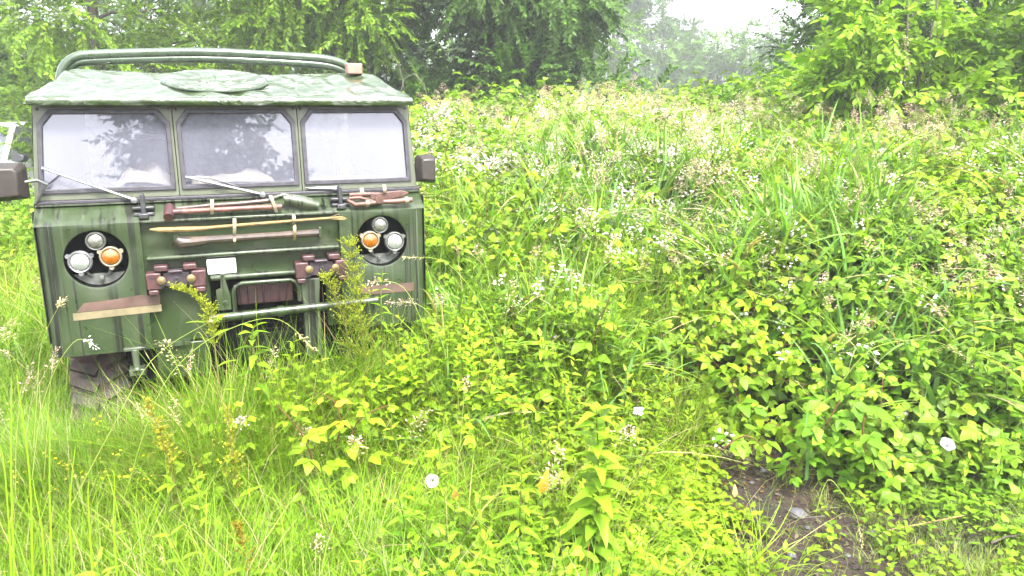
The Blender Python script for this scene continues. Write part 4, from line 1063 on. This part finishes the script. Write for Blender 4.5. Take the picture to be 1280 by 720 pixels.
BD = mk_bl(2, .105, DEEP*1.1, GREEN*1.0, .6, 26)        # dark broadleaf
BM_ = mk_bl(2, .095, GREEN*.8, LIME*.7, .55, 25)
BN = mk_bl(1, .12, GREEN*.85, LIME*.95, .5, 15)        # nearer, bright
BF = mk_bl(2, .24, GREEN*.8, GREEN*1.2, 1., 18)         # far
BFc = mk_bl(2, .18, DEEP*1.1, BLUEG*.7, .9, 22)
G1 = 'trees along the far edge of the field'
tree('broadleaf_tree', 'dark dense tree with low hanging boughs right of the roll bar', 'tree', -.75, 15.5, 8.5, 2.5, .3, 5200, BD, (1, 1, 1), 2, G1, .18, 70, seed=1)
tree('broadleaf_tree', 'dark tree leaning over the thicket at the left of the misty gap', 'tree', .3, 18.0, 8.5, 1.2, .4, 2200, BD, (1.1, 1.1, 1.1), 1, G1, .16, 55, seed=2)
tree('broadleaf_tree', 'green tree with a bare straight trunk just right of the roll bar', 'tree', -3.05, 14.2, 9, 2.1, 3.3, 1700, BM_, (1.35, 1.3, 1), 1, G1, .19, 40, seed=3)
tree('broadleaf_tree', 'leafy tree rising behind the left half of the roll bar', 'tree', -7.4, 14.8, 8, 2.5, .4, 2700, BM_, (1.4, 1.3, 1), 2, G1, .14, 50, seed=4)
tree('broadleaf_tree', 'yellowish loose tree behind the middle of the roll bar', 'tree', -5.6, 18.5, 8, 2.3, .8, 1800, BM_, (1.7, 1.5, 1), 2, G1, .12, 36, seed=5)
tree('broadleaf_tree', 'low bushy tree at the left edge above the white car', 'tree', -11.6, 17.5, 3.0, 1.7, .4, 1500, BM_, (1.5, 1.4, 1), 1, G1, .14, 36, seed=6)
# misty row behind
G2 = 'pale trees fading into the mist'
fx = [(-27, 44, 9, 3.6, 'pale tree in the mist at the far left'), (-19, 42, 12, 4.2, 'misty tree beside the bright gap at upper left'), (-12.5, 38, 13, 4.5, 'misty tree behind the left part of the roll bar'), (-6.5, 36, 13, 4.5, 'misty tree glimpsed behind the bare trunk'), (0, 37, 14, 4.6, 'misty tree behind the dark boughs'),
      (7.3, 56, 19, 3.9, 'tall misty conifer left of the bright sky gap'), (11.8, 63, 19, 4.0, 'narrower misty conifer touching the bright sky gap'), (12.5, 58, 6.2, 3.4, 'low hazy tree under the bright sky gap'), (17.2, 56, 7.0, 3.6, 'hazy tree at the right of the bright sky gap'), (21, 48, 11, 4.6, 'misty tree behind the right hand shrubs'), (28, 44, 12, 5, 'misty tree at the far right behind the shrubs')]
for k, (x, y, h, r, lb) in enumerate(fx):
    tree('conifer' if 'conifer' in lb else 'far_tree', lb, 'tree', x, y, h, r, .4, 3600 if h > 15 else 1500 if y < 50 else 900, BF if 'conifer' not in lb else BFc, (1, 1, 1), 1, G2, .2, 45, conifer='conifer' in lb, seed=20+k)
# right hand shrubs and trees
G3 = 'tall shrubs at the right'
BS = mk_bl(0, .098, GREEN*1.1, LIME*1.05, .42, 14)
tree('hazel_shrub', 'bright green shrub with big leaves left of the dark hollow at upper right', 'shrub', 4.15, 8.4, 3.5, 1.15, .3, 1050, BS, (1.35, 1.3, 1), 4, G3, .05, 20, seed=31)
tree('hazel_shrub', 'bright green shrub with big leaves at the upper right corner', 'shrub', 6.2, 8.7, 4.3, 1.45, .6, 1400, BS, (1.3, 1.25, 1), 4, G3, .06, 26, seed=32)
tree('hazel_shrub', 'lower lime coloured shrub in front of the right edge', 'shrub', 5.6, 7.8, 2.2, .9, .3, 520, BS, (1.45, 1.35, 1), 3, G3, .04, 14, seed=33)
tree('hazel_shrub', 'round shrub below the overhanging branch right of the sky gap', 'shrub', 4.35, 12.3, 2.35, 1.5, .3, 1100, BN, (.8, .95, 1), 3, G3, .05, 24, seed=34)
tree('broadleaf_tree', 'shady dark tree behind the right hand shrubs', 'tree', 8.1, 13.6, 8, 3.2, .3, 4200, BD, (1.05, 1.05, 1), 2, G1, .2, 60, seed=35)
tree('broadleaf_tree', 'dark tree whose overhanging branch reaches left into the sky gap', 'tree', 6.45, 14.5, 8.5, 2.3, 2.6, 1700, BD, (1.1, 1.1, 1), 1, G1, .2, 40, seed=36)
tree('broadleaf_tree', 'tree beyond the shrubs at the right edge', 'tree', 11.5, 13.5, 8, 3, .4, 2800, BM_, (.8, .85, 1), 2, G1, .2, 46, seed=37)
tree('hazel_shrub', 'bush showing above the left edge of the truck', 'shrub', -9.9, 17.0, 2.6, 1.6, .3, 900, BN, (1.05, 1.05, 1), 4, G3, .04, 20, seed=38)
tree('hazel_shrub', 'low dark bush in front of the dense tree at the thicket top', 'shrub', 1.9, 14.5, 2.3, 1.7, .3, 900, BN, (.55, .7, .9), 4, G3, .05, 24, seed=39)
# trees behind the viewer, seen in the windscreen
tree('conifer', 'dark conifer reflected in the left and middle panes of the windscreen', 'tree', 4.2, -9.5, 7.5, 2.0, .8, 1500, BFc, (1, 1, 1), 1, None, .14, 50, conifer=True, seed=50)

# far woods and hills
def hills():
    v = []; f = []; N = 80
    for i in range(N+1):
        a = -1.25+2.5*i/N; D = 150; x = math.sin(a)*D; y = math.cos(a)*D; h = 9+6*float(fbm(i*.09, 1, 3))
        v += [(x, y, -2), (x*1.01, y*1.01, h*.8), (x*1.15, y*1.15, h), (x*1.5, y*1.5, h-1)]
    f = [(4*i+k, 4*i+4+k, 4*i+5+k, 4*i+1+k) for i in range(N) for k in range(3)]
    me = bpy.data.meshes.new('hills'); me.from_pydata(v, [], f); me.shade_smooth()
    o = link_mesh('hills', me, simple('wooded_hill', (.05, .08, .035), .9, 0, .4, .2), None); tag(o, 'far wooded rise beyond the mist', 'hills', kind='structure')
hills()

# ------------------------------------------------------------------ single plants that stand out
def plant(name, label, cat, pos, stem, leaves, group=None, mats=(LEAF, LEAF), names=('stem', 'leaves')):
    t = empty(name, pos, label, cat, group)
    if stem: soup(names[0], [x.fin() for x in [stem]], mats[0], t)
    if leaves: soup(names[1], [x.fin() for x in [leaves]], mats[1], t)
    return t
def ctube(pts, r0, r1, col, n=5):
    tp = T(); P_ = [np.array(p, float) for p in pts]
    sm = []
    for i in range(len(P_)-1):
        p0 = P_[max(i-1, 0)]; p1 = P_[i]; p2 = P_[i+1]; p3 = P_[min(i+2, len(P_)-1)]
        for k in range(5):
            s = k/5; sm.append(.5*((2*p1)+(-p0+p2)*s+(2*p0-5*p1+4*p2-p3)*s*s+(-p0+3*p1-3*p2+p3)*s**3))
    sm.append(P_[-1]); v, t = stemgeo(sm, r0, r1, n); tp.add(v, t, col); return tp, sm
def world_pts(px, Y):
    """list of (px,py[,dY]) to points relative to the first one"""
    w = [at(p[0], p[1], Y+(p[2] if len(p) > 2 else 0)) for p in px]
    b = w[0]; return b, [tuple(q_-b) for q_ in w]
# seed stalks (dock like, yellow green)
def dock(label, px, Y, side=9, colr=YEL, L=.055, dens=1.0, group=None, leaf=True, start=.25):
    b, pts = world_pts(px, Y); st, sm = ctube(pts, .0035, .0015, STEM*.9+REDST*.3); lv = T(); N = len(sm)
    nb = int(side*6*dens)
    for k in range(nb):
        a = start+(1-start)*g(0, 1); i = min(int(a*(N-1)), N-2); p = sm[i]; az = g(0, 2*PI); ln = L*(1.5-a)*g(.6, 1.3)
        d = np.array([math.cos(az), math.sin(az), g(.6, 1.6)]); d /= np.linalg.norm(d); e = p+d*ln
        v, t = stemgeo([p, e], .001, .0006); lv.add(v, t, colr*.8)
        for q_ in range(9):
            s = g(.15, 1.05); c = p+d*ln*s+np.array([g(-1, 1), g(-1, 1), g(-1, 1)])*.004; sz = g(.007, .012)
            v, t = leafgeo(sz, sz*.6, .3, .2, 2); m = rotm(d+np.array([g(-1, 1), g(-1, 1), g(-1, 1)])*.8, (g(-1, 1), g(-1, 1), 1)); lv.add(v@m.T+c, t, colr*g(.7, 1.25))
    if leaf:
        for k in range(6):
            a = g(.0, .5); i = int(a*(N-1)); p = sm[i]; az = g(0, 2*PI); sz = g(.07, .12); v, t = leafgeo(sz, sz*.3, .25, .35, 0, 'lance'); m = rotm((math.cos(az), math.sin(az), .6), (0, 0, 1)); lv.add(v@m.T+p, t, LIME*g(.7, 1.1))
    return plant('seeding_dock' if leaf else 'goldenrod', label, 'weed', b, st, lv, group, names=('stem', 'seed_spike'))
dock('tall yellow green seeding weed standing before the right towing bracket of the truck', [(462, 520), (455, 430), (446, 370), (436, 300)], 3.72, 40, YEL*.9+LIME*.25, .115)
dock('thinner yellow weed just right of the tallest seeding weed by the truck', [(440, 500), (434, 420), (418, 370), (404, 345)], 3.78, 18, YEL*.9+LIME*.2, .08)
dock('drooping feathery yellow weed before the left side of the bumper bar', [(276, 500), (268, 430), (262, 395), (246, 372), (215, 360)], 3.3, 20, YEL*.9+LIME*.2, .055)
dock('orange tinged upright weed in the grass below the truck wheel', [(228, 640), (212, 580), (200, 540), (183, 498)], 2.75, 14, YEL*.75+ORNG*.18+LIME*.1, .045)
dock('orange tinged upright weed in the grass below the bumper post', [(300, 640), (294, 590), (288, 550), (284, 508)], 2.85, 12, YEL*.8+ORNG*.1+LIME*.12, .045)
dock('thin brownish yellow weed near the bottom edge left of centre', [(320, 760), (312, 720), (305, 680), (296, 655)], 2.4, 8, ORNG*.25+YEL*.4, .04)
# nettle like stalks
def nettle(label, px, Y, n=16, size=.085, group=None, top=LIME*1.15, wr=.34, name='leafy_stalk', droop=.5):
    b, pts = world_pts(px, Y); st, sm = ctube(pts, .004, .002, STEM); lv = T(); N = len(sm)
    for k in range(n):
        a = .08+.92*k/n; i = min(int(a*(N-1)), N-2); p = sm[i]+(sm[i+1]-sm[i])*(a*(N-1)-i)
        for s in (0, PI):
            az = k*1.9+s+g(-.5, .5); y_ = k/n; sz = size*(1.15-.5*y_**2)*g(.85, 1.15)
            d = np.array([math.cos(az), math.sin(az), g(-.2, .3)+.8*y_**2]); v, t = leafgeo(sz, sz*wr, g(.15, .4), droop*g(.6, 1.4), 0, 'lance'); m = rotm(d, (g(-.2, .2), g(-.2, .2), 1)); lv.add(v@m.T+p, t, (GREEN*(1-y_)+top*y_)*g(.85, 1.2))
    return plant(name, label, 'weed', b, st, lv, group)
nettle('tall bright leafy stalk rising from the bottom edge right of centre', [(735, 780), (742, 690), (748, 600), (745, 508)], 2.55, 34, .115, wr=.46, droop=.6)
nettle('leafy weed with wide pointed leaves at the foot of the bumper opening', [(322, 500), (322, 460), (315, 428), (318, 405)], 3.45, 9, .085, wr=.45)
nettle('leafy stalk standing before the right headlamps', [(476, 500), (478, 430), (476, 380), (478, 338)], 3.7, 13, .06)
nettle('leafy stalk in front of the right lamp bowl, left of another', [(455, 500), (452, 420), (450, 360), (452, 318)], 3.74, 12, .05)
nettle('slim pale stalk left of the tall bright leafy stalk at the bottom', [(640, 740), (645, 690), (650, 640), (652, 590)], 2.6, 16, .09)
nettle('leafy stalk at the right edge above the pale flower', [(1215, 560), (1212, 490), (1218, 420), (1212, 350)], 3.9, 16, .10, wr=.4)
nettle('dark leafy stalk right of the short grass at the right edge', [(1262, 600), (1262, 540), (1258, 480), (1250, 440)], 3.8, 13, .10, top=GREEN*1.3, wr=.42)
# bramble canes with big leaves
def cane(label, px, Y, n=9, size=.09, top=LIME, group=None, nl=3, red=REDST, name='bramble_cane', bot=GREEN):
    b, pts = world_pts(px, Y); st, sm = ctube(pts, .0045, .002, red); lv = T(); N = len(sm)
    for k in range(n):
        a = .1+.9*k/n; i = min(int(a*(N-1)), N-2); p = sm[i]; az = k*2.4+g(-.4, .4); y_ = k/n
        compound(lv, p, np.array([math.cos(az), math.sin(az), g(-.1, .5)]), size*(1.15-.5*y_)*g(.85, 1.15), 0, (bot*(1-y_)+top*y_)*g(.9, 1.15), nl)
    return plant(name, label, 'shrub', b, st, lv, group)
cane('upright bramble cane with lime leaves in the middle of the tangle', [(722, 520), (735, 450), (755, 390), (778, 335)], 3.9, 17, .11, LIME*1.1)
cane('bramble cane with broad lime leaves in the grass before the bumper', [(395, 590), (385, 560), (372, 535), (345, 505)], 2.95, 9, .075, LIME*1.0, bot=LIME)
cane('bramble cane spreading broad lime leaves below the truck post', [(450, 580), (440, 545), (455, 520), (490, 505)], 3.1, 9, .075, LIME*1.0, bot=LIME)
cane('leaning cane with orange and lime leaves left of the white bindweed flower', [(420, 560), (425, 530), (420, 505), (400, 490)], 3.15, 5, .06, ORNG*.8+LIME*.4, bot=LIME)
cane('bramble shoot hanging over the left side of the bare soil', [(905, 560), (930, 545), (950, 555), (970, 580)], 3.75, 8, .085, LIME, bot=GREEN*1.2)
cane('bramble shoot with pale round leaves over the bare soil', [(1050, 500), (1030, 535), (1010, 560), (990, 600)], 3.6, 16, .10, GREEN*1.5, bot=GREEN*1.4)
cane('bramble shoot with lime leaves right of the bare soil', [(1080, 520), (1078, 550), (1085, 575), (1100, 600)], 3.55, 13, .095, LIME*1.1, bot=GREEN*1.2)
cane('bramble with lime leaves at the middle of the right hand slope', [(930, 520), (915, 480), (900, 460), (880, 440)], 4.1, 14, .10, LIME*1.1, bot=GREEN*1.3)
cane('bramble shoot sticking up beside the right mirror of the truck', [(552, 260), (556, 200), (566, 160), (580, 135)], 6.2, 12, .085, LIME, bot=GREEN*1.3)
cane('bramble shoot reaching above the thicket left of the misty gap', [(640, 210), (640, 170), (655, 140), (668, 125)], 7.0, 10, .09, LIME, bot=GREEN*1.3)
# grass stalks with seed heads
def stalk(label, px, Y, head=.12, col=STRAW, n=46, fat=.020, stemc=None, group=None, r=.0022, name='grass_stalk'):
    b, pts = world_pts(px, Y); st, sm = ctube(pts, r, .0008, LIME*.8+STRAW*.35 if stemc is None else stemc, 4); lv = T()
    ln = np.cumsum([0]+[np.linalg.norm(sm[i+1]-sm[i]) for i in range(len(sm)-1)]); T_ = ln[-1]
    for k in range(n):
        s = T_-head*g(0, 1)**1.1; i = int(np.searchsorted(ln, s))-1; i = max(0, min(i, len(sm)-2)); p = sm[i]+(sm[i+1]-sm[i])*((s-ln[i])/(ln[i+1]-ln[i]+1e-6)); ax = sm[i+1]-sm[i]; ax = ax/np.linalg.norm(ax)
        d = ax+np.array([g(-1, 1), g(-1, 1), g(-1, 1)])*.8; d /= np.linalg.norm(d); off = d*g(0, fat); sz = g(.008, .016)
        v, t = leafgeo(sz, sz*.38, .4, .1, 2); m = rotm(d, (g(-1, 1), g(-1, 1), 1)); lv.add(v@m.T+p+off, t, col*g(.8, 1.25))
    return plant(name, label, 'grass', b, st, lv, group, (LEAF, DRY), ('stem', 'seed_head'))
stalk('long grass stalk arching over the bumper bar to a knotted seed head', [(150, 640), (195, 500), (240, 440), (300, 406), (350, 400), (392, 436)], 2.9, .10, STRAW*1.1, 40, .012)
stalk('straight pale grass stalk leaning right across the truck lower corner', [(85, 640), (135, 545), (190, 450), (262, 402)], 2.75, .03, STRAW, 10, .008, r=.003)
stalk('curved grass stalk with a starry head in front of the left tape patch', [(42, 560), (46, 500), (52, 430), (76, 378)], 2.9, .035, STRAW*1.25, 46, .022)
stalk('curved grass stalk with a white tipped head below the tape patch', [(40, 600), (50, 520), (70, 460), (96, 425), (118, 432)], 2.9, .05, WHITE*.9, 34, .020)
stalk('grass stalk with a drooping brown head before the bumper opening', [(250, 520), (262, 470), (262, 440), (246, 415), (236, 460)], 3.2, .11, PINKS*.8, 46, .014)
stalk('pinkish seed head at the left corner of the truck', [(55, 600), (60, 520), (64, 470), (70, 438)], 3.0, .10, PINKS, 60, .022)
stalk('pale seed head low at the left edge beside the truck', [(20, 640), (20, 560), (26, 500), (40, 470)], 2.9, .09, PINKS, 50, .03)
stalk('pale seed head crossing the right clear headlamp', [(640, 520), (610, 400), (560, 330), (505, 322)], 3.75, .11, STRAW*1.2, 44, .014)
stalk('pinkish seed head hanging below the right orange lamp', [(540, 520), (535, 430), (505, 360), (462, 352)], 3.72, .12, PINKS*1.15, 60, .026)
stalk('pinkish seed head at the lower right corner of the truck nose', [(560, 520), (556, 440), (530, 385), (488, 378)], 3.7, .14, PINKS*1.1, 70, .028)
stalk('drooping straw seed head hanging over the bare soil', [(1020, 640), (1035, 600), (1055, 620), (1072, 650), (1080, 694)], 3.1, .16, STRAW*1.25, 60, .014)
stalk('pale seed head drooping near the bottom edge left of centre', [(250, 800), (215, 690), (203, 655), (200, 680), (206, 712)], 2.5, .12, STRAW*1.25, 60, .016)
stalk('straw seed head near the right edge above the short grass', [(1262, 660), (1262, 620), (1265, 590), (1240, 585)], 3.6, .07, STRAW*1.2, 40, .02)
stalk('long seed head drooping on the right hand slope', [(1050, 480), (1090, 436), (1150, 425), (1190, 435), (1218, 460)], 3.85, .22, STRAW*1.1, 60, .018)
stalk('pinkish seed head beside the tall bright leafy stalk', [(575, 560), (578, 520), (580, 495), (582, 478)], 3.2, .06, PINKS, 50, .03)
# broad blades
def blade(label, px, Y, w=.016, col=BLUEG, group='broad arching grass blades at the front'):
    b, pts = world_pts(px, Y); _, sm = ctube(pts, .001, .001, col); v, t = stripgeo(sm, w, w*.5, np.array([1., .15, .2])/1.03); tp = T().add(v, t, col)
    o = soup('arching_reed', [tp.fin()], LEAF, None); o.location = b; tag(o, label, 'reed', group); return o
blade('broad grass blade arching over beside the middle bramble cane', [(775, 520), (790, 450), (812, 422), (832, 432), (836, 462)], 3.9, .020, BLUEG*1.5)
blade('long thin blade leaning left across the lower right slope', [(1045, 470), (1020, 430), (985, 440), (955, 470)], 3.9, .010, BLUEG*1.5)
blade('upright broad blade left of the pale flower at right', [(1150, 600), (1150, 560), (1152, 520), (1160, 480)], 3.7, .022, BLUEG*1.4)
blade('broad blade standing right of the hanging bramble shoot', [(1008, 600), (1010, 560), (1008, 530), (1012, 500)], 3.6, .020, BLUEG*1.4)
blade('blade bending down left of the drooping straw seed head', [(870, 640), (872, 590), (882, 560), (900, 580)], 3.4, .010, LIME)
for k, (x, h_) in enumerate([(12, 480), (35, 470), (60, 520), (8, 560), (85, 560), (110, 600), (50, 600), (140, 590)]):
    blade('one of the upright grass blades in the bottom left corner', [(x+10, 800), (x+6, 720), (x+2, (720+h_)/2), (x+g(-14, 10), h_), (x+g(-30, 25), h_+6)], 2.3, .008, LIME*1.1, 'upright grass blades in the bottom left corner')
# flowers
def bell(label, px, py, Y, r, facing=(0, -1, .5), col=np.array([.36, .35, .37])):
    t = empty('bindweed_flower', at(px, py, Y), label, 'flower'); m = T(); n = 20; f_ = np.array(facing, float); mm = rotm(f_, (0, 0, 1)); v = []; rr_ = [(.15, -.8), (.25, -.4), (.55, -.1), (1, 0)]
    for a_, h_ in rr_:
        for k in range(n): an = 2*PI*k/n; w = 1+(.07*math.cos(5*an) if a_ > .9 else 0); v.append((math.cos(an)*a_*r*w, h_*r, math.sin(an)*a_*r*w))
    tt = []
    for i in range(3):
        for k in range(n): a, b = i*n+k, i*n+(k+1) % n; tt += [(a, b, b+n), (a, b+n, a+n)]
    v = np.array(v)@mm.T; m.add(v, np.array(tt), col); soup('petals', [m.fin()], PETAL, t); s = T(); b0 = np.array((0, -.8*r, 0))@mm.T; vv, t2 = stemgeo([b0, b0+np.array([0, .02, -.05]), b0+np.array([.02, .03, -.16])], .0015, .0015, 4); s.add(vv, t2, STEM); soup('stem', [s.fin()], LEAF, t); return t
bell('round white bindweed flower in the grass left of centre at the bottom', 540, 601, 2.75, .026)
bell('white bindweed flower on dark leaves near the right edge', 1185, 555, 3.5, .036, (0, -.6, .8))
bell('small white flower at the bottom edge right of the leafy stalk', 850, 706, 2.85, .022, (.5, -.6, .3))
def cluster(label, px, py, Y, n=10, r=.014, sp=.03, col=WHITE):
    tp = T(); v, t, c = tpl_blossom(n, r, sp, col); o = soup('petals', [(v, t, c)], PETAL, None); e = empty('flower_cluster', at(px, py, Y), label, 'flower'); o.parent = e
    s = T(); vv, t2 = stemgeo([(0, 0, -.01), (.005, .01, -.1), (.0, .03, -.25)], .0015, .0015, 4); s.add(vv, t2, STEM); soup('stem', [s.fin()], LEAF, e)
cluster('small white flower cluster right of the middle bramble cane', 797, 515, 3.35, 6, .016, .022)
cluster('pinkish flower cluster below the knot of blades on the right slope', 980, 445, 4.15, 9, .015, .035)
cluster('white blossom cluster on the left of the right slope', 935, 398, 4.6, 14, .015, .05)
cluster('white blossom cluster high on the right slope', 1195, 345, 4.7, 14, .016, .05)
cluster('white blossom cluster at the right above the long seed head', 1158, 358, 4.6, 10, .015, .035)
cluster('white blossom cluster near the pale seed plume at upper right', 1020, 345, 4.8, 9, .014, .035)
cluster('lone white blossom cluster on the lower middle of the right slope', 1130, 518, 3.9, 8, .013, .035)
# creamy plume high on the right, and in the middle
stalk('creamy plume standing out against the dark hollow at upper right', [(1150, 200), (1145, 140), (1138, 95), (1130, 45)], 6.8, .30, PINKS*1.2, 90, .05)
stalk('fluffy cream plume rising from the middle of the right slope', [(1085, 420), (1082, 340), (1080, 290), (1072, 240)], 4.9, .32, STRAW*1.3, 160, .05)
# autumn leaves
def fallen(label, px, py, Y, L, col, dr, up=(0, -.5, 1)):
    v, t = leafgeo(L, L*.45, .3, .4, 0); m = rotm(dr, up); o = soup('withered_leaf', [T().add(v@m.T, t, col).fin()], LEAF, None); o.location = at(px, py, Y); tag(o, label, 'leaf')
fallen('orange yellow withered leaf between the white flower and the leafy stalk', 676, 616, 2.75, .09, ORNG*1.05, (.25, 0, .8), (0, -1, .3))
fallen('tan withered leaf beside the round white bindweed flower', 568, 612, 2.8, .07, ORNG*.8+STRAW*.2, (.1, 0, -.6), (0, -1, .3))
fallen('small orange leaf on the grass below the truck post', 418, 508, 3.0, .06, ORNG, (.5, 0, .3), (0, -1, .4))
fallen('tan curled leaf at the left of the bare soil', 918, 622, 3.35, .06, ORNG*.6+PINKS*.3, (.1, .1, 1), (0, -1, .2))
# stone and twigs on the soil
def rock(label, px, py, Y, r, seed):
    bm = bmesh.new(); bmesh.ops.create_icosphere(bm, subdivisions=3, radius=r)
    for v in bm.verts:
        n = .75+.5*float(fbm(v.co.x/r*1.3+seed, v.co.y/r*1.3+v.co.z/r, seed)); v.co *= n; v.co.z *= .55
    me = bpy.data.meshes.new('stone'); bm.to_mesh(me); bm.free(); me.shade_smooth(); o = link_mesh('stone', me, STONE, None); p = at(px, py, Y); o.location = (p.x, p.y, gz(p.x, p.y)+.02); tag(o, label, 'stone')
def soil_pt(px, py):
    d = _fw*F+np.array([1., 0, 0])*(px-640)+_up*(360-py); t = (CAMH-.03)/-d[2]; return float(d[1]*t)
rock('round grey stone half sunk in the bare soil', 997, 638, soil_pt(997, 638), .045, 3)
for k, (x, y, r) in enumerate([(955, 585, .018), (1010, 655, .014), (990, 690, .02), (1060, 690, .014), (940, 600, .012), (1090, 660, .015)]):
    rock('small dark pebble on the bare soil', x, y, soil_pt(x, y), r, 8+k); bpy.context.scene.collection.objects[-1]['group'] = 'small pebbles on the bare soil'
def twig(label, pts, r, mat):
    m = MB(); m.tube([Vector((at(x, y, soil_pt(x, y)).x, soil_pt(x, y), .03+dz)) for x, y, dz in pts], r, 6); tag(obj('twig', m, mat, None), label, 'twig')
twig('dry yellow stem lying across the short grass right of the bare soil', [(1100, 672, .03), (1150, 666, .045), (1205, 656, .05)], .0035, WOODY)
twig('tan stick poking out of the short grass at bottom right', [(1236, 692, .05), (1255, 686, .06), (1275, 682, .05)], .005, WOODB)
twig('thin dark twig on the bare soil beside the grey stone', [(980, 640, .02), (1000, 655, .03), (1030, 650, .02)], .004, BARK)
# arching bare vine in front of the dark trees
m = MB()
m.tube([at(x, y, 12.5) for x, y in [(500, 120), (505, 98), (518, 92), (530, 105), (535, 125), (525, 150)]], .007, 6); m.tube([at(x, y, 12.6) for x, y in [(492, 70), (500, 85), (505, 110), (504, 150)]], .006, 6)
tag(obj('bare_vine', m, simple('pale_vine', (.10, .085, .055), .8), None), 'bare looping vine in front of the dark trees right of the roof', 'vine')
# yellow buttercups near the wheel: many and tiny
yb = tpl_blossom(4, .007, .03, np.array([.75, .6, .02])); n = 60; x = RNG.uniform(-2.2, -1.2, n); y = RNG.uniform(2.9, 3.5, n)
tag(soup('buttercups', place([yb], x, y, RNG.uniform(.3, .46, n), .3, .7, 1.3, np.ones((n, 3))), PETAL), 'tiny yellow flowers sprinkled in the grass by the wheel', 'flowers', kind='stuff')

# ------------------------------------------------------------------ light, sky, air
w = bpy.data.worlds.new('World'); sc.world = w; w.use_nodes = True; nt = w.node_tree; nt.nodes.clear()
SUN_EL, SUN_AZ = 58, 150      # azimuth: towards the sun, measured from +Y clockwise
sky = nt.nodes.new('ShaderNodeTexSky'); sky.sky_type = 'NISHITA'; sky.sun_disc = False
sky.sun_elevation = math.radians(SUN_EL); sky.sun_rotation = math.radians(SUN_AZ); sky.dust_density = 4; sky.air_density = 1.2; sky.ozone_density = 1
hs = nt.nodes.new('ShaderNodeHueSaturation'); hs.inputs['Saturation'].default_value = .28; nt.links.new(sky.outputs[0], hs.inputs['Color'])
bg = nt.nodes.new('ShaderNodeBackground'); bg.inputs[1].default_value = .125; nt.links.new(hs.outputs[0], bg.inputs[0])
wo = nt.nodes.new('ShaderNodeOutputWorld'); nt.links.new(bg.outputs[0], wo.inputs[0])
sd = bpy.data.lights.new('sun', 'SUN'); sd.energy = 1.5; sd.angle = math.radians(12); sd.color = (1, .97, .92)
so = bpy.data.objects.new('sun', sd); C.objects.link(so)
az = math.radians(SUN_AZ); el = math.radians(SUN_EL)
dirv = Vector((math.sin(az)*math.cos(el), math.cos(az)*math.cos(el), math.sin(el)))
so.rotation_euler = dirv.to_track_quat('Z', 'Y').to_euler(); so.location = dirv*30
# mist
HAZE = .0030
m, nt, out = newmat('mist')
vp = nt.nodes.new('ShaderNodeVolumePrincipled'); vp.inputs['Color'].default_value = (.93, .95, .97, 1); vp.inputs['Density'].default_value = HAZE; vp.inputs['Anisotropy'].default_value = .2
nt.links.new(vp.outputs[0], out.inputs['Volume'])
b = MB(); b.span((-245, -60, -4), (245, 245, 24)); hz = obj('haze', b, m, None, smooth=False); tag(hz, 'thin pale mist hanging over the field', 'mist', kind='stuff')

sc.view_settings.view_transform = 'Standard'; sc.view_settings.look = 'None'; sc.view_settings.gamma = 1
sc.view_settings.exposure = 3.15
sc.render.engine = 'CYCLES'
cy = sc.cycles
cy.use_denoising = True; cy.denoiser = 'OPENIMAGEDENOISE'
cy.max_bounces = 7; cy.diffuse_bounces = 3; cy.glossy_bounces = 3; cy.transmission_bounces = 4; cy.transparent_max_bounces = 8; cy.volume_bounces = 0
cy.use_adaptive_sampling = True; cy.adaptive_threshold = .02
